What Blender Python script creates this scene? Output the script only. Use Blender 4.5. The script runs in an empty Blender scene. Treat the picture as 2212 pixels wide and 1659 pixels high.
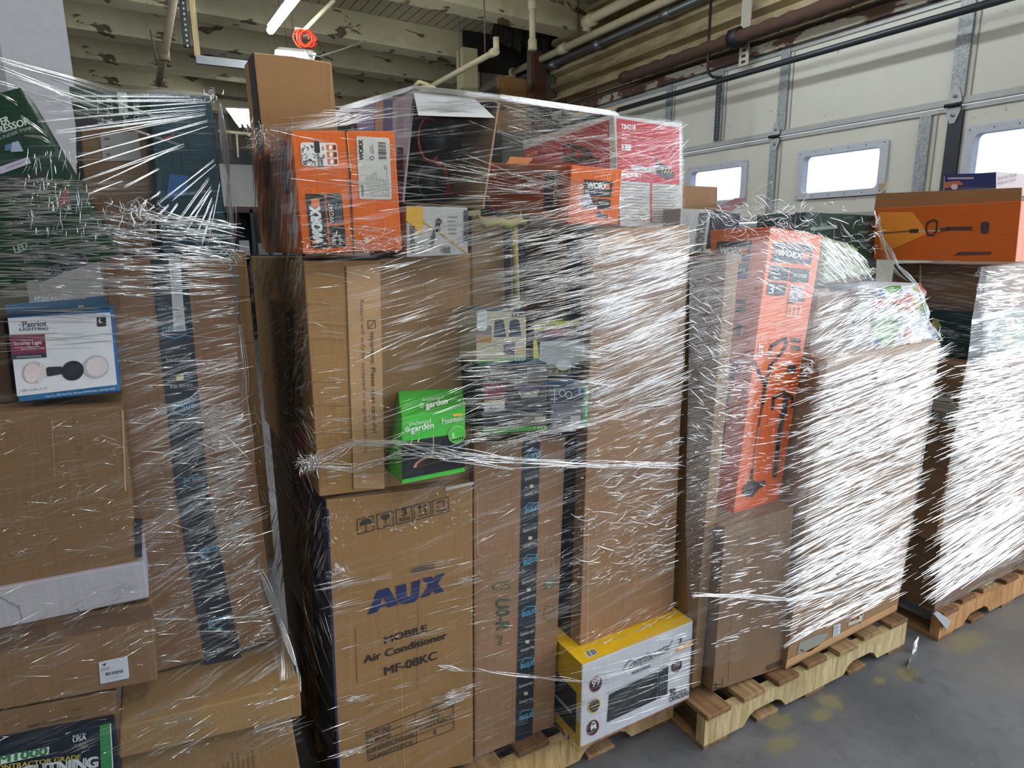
import bpy, bmesh, math, random
import numpy as np
from mathutils import Vector, Matrix, noise

# ---------------------------------------------------------------- camera
S = bpy.context.scene
COL = S.collection
FPX = 1402.0
PITCH, ROLL, YAW, EYE = math.radians(12.2), math.radians(-0.57), math.radians(29.0), 1.71
FW = Vector((math.sin(YAW)*math.cos(PITCH), math.cos(YAW)*math.cos(PITCH), -math.sin(PITCH)))
_r = Vector((math.cos(YAW), -math.sin(YAW), 0)); _u = _r.cross(FW)
RT = math.cos(ROLL)*_r + math.sin(ROLL)*_u
UP = -math.sin(ROLL)*_r + math.cos(ROLL)*_u
CAMP = Vector((0, 0, EYE))
cam_d = bpy.data.cameras.new('camera'); cam = bpy.data.objects.new('camera', cam_d); COL.objects.link(cam)
cam_d.sensor_fit = 'HORIZONTAL'; cam_d.sensor_width = 36.0; cam_d.lens = 36.0*FPX/2212.0
cam_d.clip_start = 0.02; cam_d.clip_end = 200
M = Matrix((RT, UP, -FW)).transposed().to_4x4(); M.translation = CAMP
cam.matrix_world = M
S.camera = cam

# ---------------------------------------------------------------- world, big lights, exposure
W = bpy.data.worlds.new('overcast_sky'); S.world = W; W.use_nodes = True
bg = W.node_tree.nodes['Background']; bg.inputs[0].default_value = (0.80, 0.90, 1.0, 1); bg.inputs[1].default_value = 1.5
S.view_settings.view_transform = 'Standard'; S.view_settings.look = 'None'; S.view_settings.gamma = 1.0
S.view_settings.use_curve_mapping = False; S.view_settings.exposure = 0.22
try:
    S.cycles.use_denoising = True
    S.cycles.transparent_max_bounces = 16; S.cycles.max_bounces = 7; S.cycles.diffuse_bounces = 3
    S.cycles.sample_clamp_indirect = 6.0; S.cycles.caustics_reflective = False; S.cycles.caustics_refractive = False
except Exception: pass

def area_light(name, loc, target, sx, sy, power, col):
    d = bpy.data.lights.new(name, 'AREA'); d.shape = 'RECTANGLE'; d.size = sx; d.size_y = sy; d.energy = power; d.color = col
    o = bpy.data.objects.new(name, d); COL.objects.link(o); o.location = loc
    o.rotation_euler = (Vector(target)-Vector(loc)).to_track_quat('-Z', 'Y').to_euler(); return o
# area lights added as daylight at unseen, assumed dock doorways (right wall towards the camera, and behind the camera)
area_light('added_daylight_right', (5.0, -1.3, 1.9), (0, -1.3, 1.9), 4.3, 3.1, 195, (0.86, 0.93, 1.0))
area_light('added_daylight_rear', (1.6, -6.2, 1.8), (1.6, 0, 1.6), 3.4, 3.0, 16, (0.86, 0.93, 1.0))

# ---------------------------------------------------------------- helpers
def ray(x, y): return FW + RT*((x-1106)/FPX) - UP*((y-829.5)/FPX)
def at(x, y, X=None, Y=None, Z=None):
    d = ray(x, y)
    t = X/d.x if X is not None else Y/d.y if Y is not None else (Z-EYE)/d.z
    return CAMP + d*t
def hit(x, y, p, n):
    d = ray(x, y); return CAMP + d*((p-CAMP).dot(n)/d.dot(n))
def rgb(h):
    h = h.lstrip('#'); v = [int(h[i:i+2], 16)/255 for i in (0, 2, 4)]
    return tuple(c/12.92 if c <= 0.04045 else ((c+0.055)/1.055)**2.4 for c in v) + (1,)
_m = {}
def nt(name):
    m = bpy.data.materials.new(name); m.use_nodes = True; t = m.node_tree
    return m, t, t.nodes['Principled BSDF']
def plain(h, rough=0.6, metal=0.0, spec=0.4):
    k = ('p', h, rough, metal, spec)
    if k in _m: return _m[k]
    m, t, b = nt('ink_'+h.strip('#'))
    tc = t.nodes.new('ShaderNodeTexCoord'); n = t.nodes.new('ShaderNodeTexNoise'); n.inputs['Scale'].default_value = 35
    t.links.new(tc.outputs['Object'], n.inputs['Vector'])
    mx = t.nodes.new('ShaderNodeMix'); mx.data_type = 'RGBA'; c = rgb(h)
    mx.inputs[6].default_value = tuple(v*0.86 for v in c[:3])+(1,); mx.inputs[7].default_value = tuple(min(1, v*1.1) for v in c[:3])+(1,)
    t.links.new(n.outputs['Fac'], mx.inputs[0]); t.links.new(mx.outputs[2], b.inputs['Base Color'])
    b.inputs['Roughness'].default_value = rough; b.inputs['Metallic'].default_value = metal
    b.inputs['Specular IOR Level'].default_value = spec
    _m[k] = m; return m
def mixnodes(t, a, b, fac):
    mx = t.nodes.new('ShaderNodeMix'); mx.data_type = 'RGBA'
    for sock, v in ((mx.inputs[6], a), (mx.inputs[7], b), (mx.inputs[0], fac)):
        if hasattr(v, 'links') or isinstance(v, bpy.types.NodeSocket): t.links.new(v, sock)
        else: sock.default_value = v
    return mx.outputs[2]
def tex(t, scale, vec, detail=3, rough=0.5, dist=0):
    n = t.nodes.new('ShaderNodeTexNoise'); n.inputs['Scale'].default_value = scale; n.inputs['Detail'].default_value = detail
    n.inputs['Roughness'].default_value = rough; n.inputs['Distortion'].default_value = dist
    t.links.new(vec, n.inputs['Vector']); return n.outputs['Fac']
def mapped(t, sc, coord='Object', rot=(0, 0, 0)):
    tc = t.nodes.new('ShaderNodeTexCoord'); mp = t.nodes.new('ShaderNodeMapping')
    mp.inputs['Scale'].default_value = sc; mp.inputs['Rotation'].default_value = rot
    t.links.new(tc.outputs[coord], mp.inputs['Vector']); return mp.outputs[0]
def ramp(t, fac, a, b, ca=(0, 0, 0, 1), cb=(1, 1, 1, 1)):
    r = t.nodes.new('ShaderNodeValToRGB'); r.color_ramp.elements[0].position = a; r.color_ramp.elements[1].position = b
    r.color_ramp.elements[0].color = ca; r.color_ramp.elements[1].color = cb
    t.links.new(fac, r.inputs[0]); return r.outputs[0]
def bump(t, b, h, strength, dist=0.01):
    n = t.nodes.new('ShaderNodeBump'); n.inputs['Strength'].default_value = strength; n.inputs['Distance'].default_value = dist
    t.links.new(h, n.inputs['Height']); t.links.new(n.outputs[0], b.inputs['Normal'])
def card(h, rough=0.72, wear=1.0):
    """corrugated board: faint flutes, scuffs and soft creases"""
    k = ('c', h, rough, wear)
    if k in _m: return _m[k]
    m, t, b = nt('cardboard_'+h.strip('#')); c = tuple(x*.80 for x in rgb(h)[:3])+(1,)
    v = mapped(t, (1, 1, 1)); f = mapped(t, (2, 2, 260)); g = mapped(t, (6, 6, 1.2))
    n1 = tex(t, 5, v, 4); n2 = tex(t, 3, f, 1); n3 = tex(t, 22, v, 5, 0.7); n4 = tex(t, 4, g, 3, .6, .6)
    c1 = mixnodes(t, tuple(x*0.84 for x in c[:3])+(1,), tuple(min(1, x*1.12) for x in c[:3])+(1,), n1)
    c2 = mixnodes(t, c1, tuple(x*0.62 for x in c[:3])+(1,), ramp(t, n3, .60, .82, cb=(.55*wear,)*3+(1,)))
    c3 = mixnodes(t, c2, tuple(x*0.8 for x in c[:3])+(1,), ramp(t, n2, .35, .65, cb=(.3,)*3+(1,)))
    t.links.new(c3, b.inputs['Base Color']); b.inputs['Roughness'].default_value = rough
    b.inputs['Specular IOR Level'].default_value = 0.25
    ad = t.nodes.new('ShaderNodeMath'); ad.operation = 'MULTIPLY_ADD'; t.links.new(n4, ad.inputs[0]); ad.inputs[1].default_value = 4; t.links.new(n2, ad.inputs[2])
    bump(t, b, ad.outputs[0], 0.22, 0.004)
    _m[k] = m; return m
def wood(h, h2, ax='X', key=''):
    k = ('w', h, h2, ax)
    if k in _m: return _m[k]
    m, t, b = nt('wood_'+h.strip('#'))
    sc = {'X': (2, 30, 30), 'Y': (30, 2, 30), 'Z': (30, 30, 2), 'S': (40, 30, 4)}[ax]
    v = mapped(t, sc); v2 = mapped(t, (1, 1, 1))
    n1 = tex(t, 1.6, v, 6, .65, .8); n2 = tex(t, 3.5, v2, 3)
    c = mixnodes(t, rgb(h), rgb(h2), ramp(t, n1, .38, .66)); c = mixnodes(t, c, tuple(x*.55 for x in rgb(h2)[:3])+(1,), ramp(t, n2, .55, .85, cb=(.6,)*3+(1,)))
    t.links.new(c, b.inputs['Base Color']); b.inputs['Roughness'].default_value = .8; b.inputs['Specular IOR Level'].default_value = .2
    bump(t, b, n1, .5, .004); _m[k] = m; return m

def tag(o, label=None, cat=None, group=None, kind=None):
    if label: o['label'] = label
    if cat: o['category'] = cat
    if group: o['group'] = group
    if kind: o['kind'] = kind
    return o
def empty(name, loc, label=None, cat=None, group=None):
    o = bpy.data.objects.new(name, None); COL.objects.link(o); o.location = loc; o.empty_display_size = .05
    return tag(o, label, cat, group)
def mesh(name, verts, faces, mats, parent=None, origin=(0, 0, 0), midx=None, smooth=False, uvs=None):
    """verts are world coordinates; children share their parent's frame (parents are never rotated)"""
    og = Vector(origin or (0, 0, 0))
    if parent is not None: og = Vector(parent.location); 
    p = parent
    while p is not None and p.parent is not None: p = p.parent; og += Vector(p.location)
    me = bpy.data.meshes.new(name); me.from_pydata([tuple(Vector(v)-og) for v in verts], [], faces)
    for m in (mats if isinstance(mats, (list, tuple)) else [mats]): me.materials.append(m)
    if midx is not None: me.polygons.foreach_set('material_index', midx)
    if smooth: me.polygons.foreach_set('use_smooth', [True]*len(me.polygons))
    if uvs is not None:
        ul = me.uv_layers.new(name='uv'); fl = []
        for f in faces:
            for i in f: fl += [uvs[i][0], uvs[i][1]]
        ul.data.foreach_set('uv', fl)
    me.update(); o = bpy.data.objects.new(name, me); COL.objects.link(o)
    if parent is not None: o.parent = parent
    else: o.location = og
    return o
HEX = [(0, 1, 2, 3), (5, 4, 7, 6), (4, 0, 3, 7), (1, 5, 6, 2), (3, 2, 6, 7), (4, 5, 1, 0)]
def hexmesh(name, c, mats, parent=None, bevel=0.003, origin=None, midx=None, seg=2):
    """c: 8 corners, front bl br tr tl then back bl br tr tl"""
    if origin is None: origin = sum((Vector(v) for v in (c[0], c[1], c[4], c[5])), Vector())/4
    o = mesh(name, c, HEX, mats, parent, origin, midx)
    if bevel:
        bm = bmesh.new(); bm.from_mesh(o.data)
        bmesh.ops.bevel(bm, geom=bm.edges[:], offset=bevel, segments=seg, affect='EDGES', profile=.6)
        bm.to_mesh(o.data); bm.free()
    return o
def boxm(name, x0, x1, y0, y1, z0, z1, mats, parent=None, bevel=0.003, seg=1):
    return hexmesh(name, [(x0, y0, z0), (x1, y0, z0), (x1, y0, z1), (x0, y0, z1), (x0, y1, z0), (x1, y1, z0), (x1, y1, z1), (x0, y1, z1)], mats, parent, bevel, seg=seg)
def multibox(name, specs, mats, parent=None, origin=None, bevel=0):
    """one object from several cuboids that belong to the same part"""
    V, Fc = [], []
    for s in specs:
        x0, x1, y0, y1, z0, z1 = s; n = len(V)
        V += [(x0, y0, z0), (x1, y0, z0), (x1, y0, z1), (x0, y0, z1), (x0, y1, z0), (x1, y1, z0), (x1, y1, z1), (x0, y1, z1)]
        Fc += [tuple(i+n for i in f) for f in HEX]
    if origin is None: origin = (V[0][0], V[0][1], min(v[2] for v in V))
    return mesh(name, V, Fc, mats, parent, origin)
def tube(name, pts, r, mat, parent=None, n=10, cap=True, rad=None):
    pts = [Vector(p) for p in pts]; V, Fc = [], []; a = None
    for i, p in enumerate(pts):
        d = (pts[min(i+1, len(pts)-1)]-pts[max(i-1, 0)]).normalized()
        a = (d.orthogonal() if abs(d.z) > .9 else d.cross(Vector((0, 0, 1)))) if a is None else a-d*a.dot(d)
        a.normalize(); b = d.cross(a).normalized()
        rr = rad[i] if rad else r
        for k in range(n):
            t = 2*math.pi*k/n; V.append(p+(a*math.cos(t)+b*math.sin(t))*rr)
    for i in range(len(pts)-1):
        for k in range(n):
            Fc.append((i*n+k, i*n+(k+1) % n, (i+1)*n+(k+1) % n, (i+1)*n+k))
    if cap: Fc += [tuple(range(n))[::-1], tuple(range((len(pts)-1)*n, len(pts)*n))]
    return mesh(name, V, Fc, mat, parent, pts[0], smooth=True)

# ---------------------------------------------------------------- printed faces
_tc = {}
def text_geo(s, bold=0.0):
    k = (s, bold)
    if k not in _tc:
        cu = bpy.data.curves.new('t', 'FONT'); cu.body = s; cu.size = 1; cu.offset = bold; cu.resolution_u = 3
        ob = bpy.data.objects.new('t', cu); me = bpy.data.meshes.new_from_object(ob)
        V = [tuple(v.co) for v in me.vertices]; Fc = [tuple(p.vertices) for p in me.polygons]
        bpy.data.objects.remove(ob); bpy.data.curves.remove(cu); bpy.data.meshes.remove(me)
        xs = [v[0] for v in V]; ys = [v[1] for v in V]
        _tc[k] = ([((v[0]-min(xs))/(max(xs)-min(xs)+1e-9), v[1]/(max(ys)+1e-9)) for v in V], Fc)
    return _tc[k]
class Face:
    def __init__(s, o, u, v):
        s.o = Vector(o); s.U = (Vector(u)-s.o).normalized(); w = Vector(v)-s.o
        s.V = (w - s.U*w.dot(s.U)).normalized(); s.N = s.U.cross(s.V)
        if s.N.dot(CAMP-s.o) < 0: s.N = -s.N
    def h(s, x, y): return hit(x, y, s.o, s.N)
class Art:
    """flat printing on one face; positions are given on the face's own plane"""
    def __init__(s, face): s.f = face; s.V = []; s.F = []; s.mi = []; s.m = []; s.dirty = 0
    def mat(s, c):
        m = c if isinstance(c, bpy.types.Material) else plain(c)
        if m not in s.m: s.m.append(m)
        return s.m.index(m)
    def add(s, P, Fc, c, L):
        n = len(s.V); s.V += [p + s.f.N*(0.0009+0.0005*L) for p in P]; s.F += [tuple(i+n for i in f) for f in Fc]; s.mi += [s.mat(c)]*len(Fc)
    def poly(s, pts, c, L=1): s.add([s.f.h(*p) for p in pts], [tuple(range(len(pts)))], c, L)
    def rbox(s, q, c, L=1, r=0.15):
        """quad bl br tr tl with rounded corners"""
        P = [s.f.h(*p) for p in q]; out = []
        for i in range(4):
            a, b, d = P[i], P[(i-1) % 4], P[(i+1) % 4]; m = min((b-a).length, (d-a).length)*r
            e1, e2 = (b-a).normalized()*m, (d-a).normalized()*m
            for k in range(4):
                t = k/3*math.pi/2; out.append(a+e1*(1-math.sin(t))+e2*(1-math.cos(t)))
        s.add(out, [tuple(range(len(out)))], c, L)
    def text(s, t, p0, p1, p2, c, L=2, bold=0.0):
        """p0 baseline start, p1 baseline end, p2 top of the first letter"""
        a, b, d = s.f.h(*p0), s.f.h(*p1), s.f.h(*p2); V, Fc = text_geo(t, 0)
        e = (b-a).normalized()*(d-a).length*bold*1.6; f = (d-a)*bold*.6
        for i, k in enumerate(((-1, -1), (1, -1), (1, 1), (-1, 1)) if bold else ((0, 0),)):
            s.add([a+(b-a)*x+(d-a)*y+e*k[0]+f*k[1] for x, y in V], Fc, c, L+i*.25)
    def line(s, pts, w, c, L=2):
        P = [s.f.h(*p) for p in pts]
        for a, b in zip(P, P[1:]):
            e = (b-a).normalized().cross(s.f.N)*w/2; k = (b-a).normalized()*w*.3
            s.add([a-k+e, b+k+e, b+k-e, a-k-e], [(0, 1, 2, 3)], c, L)
    def ell(s, ctr, px, py, c, L=2, n=20, a0=0, a1=360):
        """px, py: pixel points on the ends of the half axes"""
        o = s.f.h(*ctr); A = s.f.h(*px)-o; B = s.f.h(*py)-o
        P = [o+A*math.cos(math.radians(a0+(a1-a0)*k/n))+B*math.sin(math.radians(a0+(a1-a0)*k/n)) for k in range(n+1)]
        s.add(P, [tuple(range(len(P)))], c, L)
    def ring(s, ctr, px, py, w, c, L=2, n=24):
        o = s.f.h(*ctr); A = s.f.h(*px)-o; B = s.f.h(*py)-o; P = []
        for k in range(n):
            t = 2*math.pi*k/n; v = A*math.cos(t)+B*math.sin(t); P += [o+v, o+v*(1-w)]
        s.add(P, [(2*k, 2*k+1, (2*k+3) % (2*n), (2*k+2) % (2*n)) for k in range(n)], c, L)
    def bars(s, q, n, c, L=2, seed=1, vertical=True):
        """bar code in quad bl br tr tl"""
        rn = random.Random(seed); P = [s.f.h(*p) for p in q]; x = 0
        while x < 1:
            w = rn.choice((.4, .8, 1.2))/n; e = min(1, x+w)
            if vertical: s.add([P[0].lerp(P[1], x), P[0].lerp(P[1], e), P[3].lerp(P[2], e), P[3].lerp(P[2], x)], [(0, 1, 2, 3)], c, L)
            else: s.add([P[0].lerp(P[3], x), P[1].lerp(P[2], x), P[1].lerp(P[2], e), P[0].lerp(P[3], e)], [(0, 1, 2, 3)], c, L)
            x = e+rn.choice((.4, .7, 1.0))/n
    def lines(s, q, n, c, L=2, seed=1, fill=.5):
        """rows of fine print too small to read: broken strokes"""
        rn = random.Random(seed); P = [s.f.h(*p) for p in q]
        for i in range(n):
            y0 = (i+.5-fill/2)/n; y1 = (i+.5+fill/2)/n; x = 0; end = rn.uniform(.6, 1)
            while x < end:
                w = rn.uniform(.03, .12); e = min(end, x+w)
                f = lambda u, v: P[0].lerp(P[1], u).lerp(P[3].lerp(P[2], u), v)
                s.add([f(x, y0), f(e, y0), f(e, y1), f(x, y1)], [(0, 1, 2, 3)], c, L); x = e+.02
    def done(s, name, parent, label=None):
        if not s.F: return None
        o = mesh(name, s.V, s.F, s.m, parent, midx=s.mi)
        if label: o['label'] = label
        return o
class Carton:
    """a box from its front quad (pixel corners bl br tr tl unprojected on plane Y) and depth"""
    def __init__(s, label, q, Y, depth, col, name='cardboard_box', cat='box', back=None, shift=(0, 0, 0), bevel=.003, mat=None, corners=None, rough=.72, group=None, tape=None, zf=.1415):
        Yp = Y if isinstance(Y, (list, tuple)) else [Y]*4
        F = corners[:4] if corners else [at(x, y, Y=yy) for (x, y), yy in zip(q, Yp)]
        B = corners[4:] if corners else [p+Vector((shift[0], depth, shift[2])) for p in F]
        if back: B = [at(x, y, Y=yy) for x, y, yy in back]
        for p in F+B: p.z = max(p.z, zf)
        s.F, s.B = F, B; m = mat or card(col, rough)
        s.o = hexmesh(name, F+B, m, None, bevel); tag(s.o, label, cat, group)
        s.front = Face(F[0], F[1], F[3]); s.left = Face(B[0], F[0], B[3]); s.right = Face(F[1], B[1], F[2]); s.top = Face(F[3], F[2], B[3])
    def art(s, which='front'): return Art(getattr(s, which))
def flapseam(c, u0=.5, top=True): pass

# ================================================================ the room
XD = 4.7      # plane of the dock doors in the right wall
def paint_peel(name, base, peel, under, scale=2.0, amt=.56, boards=None):
    m, t, b = nt(name); v = mapped(t, (1, 1, 1)); v2 = mapped(t, (.7, .7, 1.6))
    n1 = tex(t, scale, v2, 8, .62, .5); n2 = tex(t, 1.1, v, 3); n3 = tex(t, 9, v, 5)
    c = mixnodes(t, rgb(base), rgb(under), ramp(t, n2, .35, .7, cb=(.55,)*3+(1,)))
    c = mixnodes(t, c, tuple(x*.7 for x in rgb(base)[:3])+(1,), ramp(t, n3, .55, .75, cb=(.6,)*3+(1,)))
    c = mixnodes(t, c, rgb(peel), ramp(t, n1, amt, amt+.025))
    if boards:
        w = t.nodes.new('ShaderNodeTexWave'); w.wave_type = 'BANDS'; w.bands_direction = 'X'; w.inputs['Scale'].default_value = boards; w.inputs['Distortion'].default_value = 0
        t.links.new(mapped(t, (1, 1, 1)), w.inputs['Vector'])
        c = mixnodes(t, c, (0.012, 0.01, 0.008, 1), ramp(t, w.outputs['Fac'], .0, .035, (1, 1, 1, 1), (0, 0, 0, 1)))
    t.links.new(c, b.inputs['Base Color']); b.inputs['Roughness'].default_value = .75
    bump(t, b, n1, .5, .01); return m
M_BEAM = paint_peel('peeling_cream_paint', '#d8d0ae', '#6a5a45', '#b9b294', 4.2, .592)
M_CEIL = paint_peel('painted_ceiling_boards', '#c9c2a6', '#5f5242', '#a9a388', 3.0, .63, boards=2.6)
M_WALL = paint_peel('old_painted_wall', '#8f8b7c', '#4b4238', '#7d786a', 1.5, .68)
# floor: dark sealed concrete with worn yellow paint and damp patches
m, t, b = nt('sealed_concrete'); v = mapped(t, (1, 1, 1)); n1 = tex(t, 1.3, v, 6, .6, .4); n2 = tex(t, 14, v, 6, .7); n3 = tex(t, 60, v, 3)
c = mixnodes(t, rgb('#4b4c50'), rgb('#6c6c6f'), ramp(t, n1, .35, .7)); c = mixnodes(t, c, rgb('#3a3a3d'), ramp(t, n2, .5, .75, cb=(.6,)*3+(1,)))
c = mixnodes(t, c, rgb('#85858a'), ramp(t, n3, .68, .74, cb=(.5,)*3+(1,)))
def spot(cx, cy, rx, ry):
    tc = t.nodes.new('ShaderNodeTexCoord'); mp = t.nodes.new('ShaderNodeMapping'); mp.vector_type = 'TEXTURE'
    mp.inputs['Location'].default_value = (cx, cy, 0); mp.inputs['Scale'].default_value = (rx, ry, 10); t.links.new(tc.outputs['Object'], mp.inputs[0])
    g = t.nodes.new('ShaderNodeTexGradient'); g.gradient_type = 'SPHERICAL'; t.links.new(mp.outputs[0], g.inputs[0]); return g.outputs['Fac']
FL_SPOTS = [(1680, 1560, .10, .07), (1775, 1545, .09, .05), (1795, 1515, .08, .08), (1960, 1455, .10, .07), (1690, 1605, .12, .06), (2090, 1385, .22, .10), (1900, 1470, .05, .03)]
ys = mapped(t, (1, 1, 1)); yn = tex(t, 28, ys, 6, .75)
for (px, py, rx, ry) in FL_SPOTS:
    p = at(px, py, Z=0); g = spot(p.x, p.y, rx, ry)
    mu = t.nodes.new('ShaderNodeMath'); mu.operation = 'MULTIPLY_ADD'; t.links.new(g, mu.inputs[0]); mu.inputs[1].default_value = .55; t.links.new(yn, mu.inputs[2])
    c = mixnodes(t, c, rgb('#80784a'), ramp(t, mu.outputs[0], .68, .86, cb=(.6,)*3+(1,)))
p = at(2150, 1400, Z=0); g = spot(p.x+.3, p.y-.05, .75, .38)
c = mixnodes(t, c, rgb('#6a6459'), ramp(t, g, .05, .25, cb=(.4,)*3+(1,)))
t.links.new(c, b.inputs['Base Color'])
mr = t.nodes.new('ShaderNodeMapRange'); t.links.new(n1, mr.inputs[0]); mr.inputs[1].default_value = .35; mr.inputs[2].default_value = .7; mr.inputs[3].default_value = .50; mr.inputs[4].default_value = .34
t.links.new(mr.outputs[0], b.inputs['Roughness']); bump(t, b, n2, .12, .004); M_FLOOR = m
M_STEEL = plain('#8f9396', .42, .7); M_GALV = plain('#7f858a', .5, .55); M_DARK = plain('#222326', .5, .3); M_BLACK = plain('#101113', .5)
M_RUST = plain('#57372a', .85); M_PIPE = plain('#c9c1a2', .5); M_WHITE = plain('#dcdcda', .5)
# mottled galvanised stile
m, t, b = nt('zinc_strip'); n = tex(t, 60, mapped(t, (1, 1, 1)), 4, .7)
t.links.new(mixnodes(t, rgb('#6d7276'), rgb('#9da2a6'), ramp(t, n, .35, .65)), b.inputs['Base Color']); b.inputs['Roughness'].default_value = .5; b.inputs['Metallic'].default_value = .35; M_ZINC = m
# off-white insulated door panel with dirt specks
m, t, b = nt('door_panel_skin'); n = tex(t, 1.4, mapped(t, (1, 1, 1)), 3); n2 = tex(t, 16, mapped(t, (1, 1, 1)), 5, .7); n3 = tex(t, 2.2, mapped(t, (1, 1, 1)), 3)
mk = t.nodes.new('ShaderNodeMath'); mk.operation = 'MULTIPLY'; t.links.new(ramp(t, n2, .62, .66), mk.inputs[0]); t.links.new(ramp(t, n3, .5, .62), mk.inputs[1])
c = mixnodes(t, rgb('#c6c7bc'), rgb('#b4b5ad'), n); c = mixnodes(t, c, rgb('#77766c'), mk.outputs[0])
t.links.new(c, b.inputs['Base Color']); b.inputs['Roughness'].default_value = .45; M_DOOR = m

def struct(o): o['kind'] = 'structure'; return o
struct(multibox('floor', [(-6, 5.2, -6.6, 14.5, -.12, 0)], M_FLOOR, origin=(0, 0, 0)))
struct(boxm('ceiling', -6, 5.2, -6.6, 14.5, 4.36, 4.46, M_CEIL, bevel=0))
struct(boxm('wall_left', -6.2, -6, -6.6, 14.5, 0, 4.36, M_WALL, bevel=0))
struct(multibox('wall_back', [(-6, 5.2, 14.2, 14.4, 2.45, 4.36), (-6, 5.2, 14.2, 14.4, 0, 2.45)], M_WALL))
# wall behind the camera with an unseen doorway opening added for daylight
struct(multibox('wall_front', [(-6, 0, -6.4, -6.2+.0, 0, 4.36), (3.4, 5.2, -6.4, -6.2, 0, 4.36), (0, 3.4, -6.4, -6.2, 3.4, 4.36)], M_WALL))
# right wall: unseen doorway opening added near the camera for daylight, closed sectional door ahead, then the corner
DY0, DY1, DZ = 1.2, 7.2, 3.27
struct(multibox('wall_right', [(XD+.12, XD+.3, -6.2, -3.6, 0, 4.36), (XD+.12, XD+.3, -3.6, 0.95, 3.5, 4.36), (XD+.12, XD+.3, .95, DY0, 0, 4.36),
                               (XD+.12, XD+.3, DY0, DY1, DZ+.1, 4.36), (XD+.12, XD+.3, DY1, 14.2, 0, 4.36)], M_WALL))
# corrugated steel cladding over the door (long horizontal ribs)
m, t, b = nt('corrugated_steel_cladding'); n = tex(t, 3, mapped(t, (1, .6, 2)), 6, .65); n2 = tex(t, 30, mapped(t, (1, 1, 1)), 5, .7)
c = mixnodes(t, rgb('#b3a685'), rgb('#84704c'), ramp(t, n, .42, .7)); c = mixnodes(t, c, rgb('#6f5535'), ramp(t, n2, .56, .75, cb=(.8,)*3+(1,)))
t.links.new(c, b.inputs['Base Color']); b.inputs['Roughness'].default_value = .6; b.inputs['Metallic'].default_value = .2; M_CORR = m
prof = []; z = 3.36
while z < 4.34:
    prof += [(z, 0), (z+.045, 0), (z+.07, -.095), (z+.118, -.095), (z+.155, 0)]; z += .17
V, Fc = [], []
for (zz, dx) in prof: V += [(XD+.10+dx, 1.0, zz), (XD+.10+dx, 7.42, zz)]
for i in range(len(prof)-1): Fc.append((2*i, 2*i+1, 2*i+3, 2*i+2))
struct(mesh('wall_right_cladding', V, Fc, M_CORR, origin=(XD+.1, 4, 3.36))); bpy.data.objects['wall_right_cladding'].name = 'trim_1'
# steel angles and rusty lintel above the door
def lint(n, *a): return struct(multibox(n, a[0], a[1]))
lint('trim_2', [(XD-.02, XD+.1, 1.0, 7.35, 3.315, 3.355)], plain('#4d4338', .8))
lint('trim_3', [(XD-.05, XD+.1, 1.0, 7.3, 3.225, 3.30)], paint_peel('rusty_white_lintel', '#a9a596', '#503529', '#8d8372', 3.2, .5))
for i in range(9):
    y = 2.1+i*.62
    tag(tube('anchor_bolt', [(XD+.0, y, 3.35), (XD+.0, y, 3.41)], .006, M_DARK, n=6), 'thin dark bolt end standing on the rusty lintel above the door', 'bolt', 'bolt ends along the lintel')

# ---- the sectional door
door = empty('door_1', (XD, 4.2, 0)); door['kind'] = 'structure'
Z0, Z1, Z2, Z3 = 1.18, 1.87, 2.555, 3.215
SEC = [(0.0, .56), (0.56, 1.18), (Z0, Z1), (Z1, Z2), (Z2, Z3)]
WIN = [(4.235, 4.86), (2.98, 3.62), (1.74, 2.375)]; WZ = (2.075, 2.365)
def panel(z0, z1, wins):
    V, Fc = [], []
    def q(y0, y1, a, b):
        n = len(V); x0, x1 = XD, XD+.045
        V.extend([(x0, y1, a), (x0, y0, a), (x0, y0, b), (x0, y1, b), (x1, y1, a), (x1, y0, a), (x1, y0, b), (x1, y1, b)]); Fc.extend([tuple(i+n for i in f) for f in HEX])
    if not wins: q(DY0, DY1, z0, z1)
    else:
        q(DY0, DY1, z0, WZ[0]); q(DY0, DY1, WZ[1], z1); ed = [DY1]
        for a, b in WIN: ed += [b, a]
        ed.append(DY0)
        for i in range(0, len(ed), 2): q(ed[i+1], ed[i], WZ[0], WZ[1])
    return mesh('door_section', V, Fc, M_DOOR, door)
for i, (a, b_) in enumerate(SEC): panel(a+.006, b_-.006, i == 3)
# rails along the section joints
for z in (.56, Z0, Z1, Z2):
    multibox('joint_rail', [(XD-.012, XD, DY0, DY1, z+.006, z+.045), (XD-.012, XD, DY0, DY1, z-.035, z-.006)], plain('#9a9d9c', .5, .4), door)
multibox('joint_rail', [(XD-.012, XD, DY0, DY1, Z3-.03, Z3)], plain('#9a9d9c', .5, .4), door)
def stile(y, w, z0, z1, m=M_ZINC, lip=True):
    multibox('stile', [(XD-.02, XD, y-w/2, y+w/2, z0, z1)], m, door)
    if lip: multibox('panel_seam', [(XD-.008, XD, y-w/2-.035, y-w/2-.028, z0, z1)], plain('#8f8f84', .6), door)
for y, w in ((3.86, .085), (2.51, .088), (5.21, .08), (4.55, .08), (6.5, .08)): stile(y, w, Z2+.045, Z3)
for y, w in ((3.915, .07), (2.69, .078), (5.25, .07), (6.5, .07)): stile(y, w, Z1+.045, Z2-.035)
stile(2.50, .088, Z1+.045, Z2-.035, plain('#2d3038', .5, .2), False)
for y in (3.9, 2.5, 5.2): stile(y, .08, Z0+.045, Z1-.035)
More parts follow.
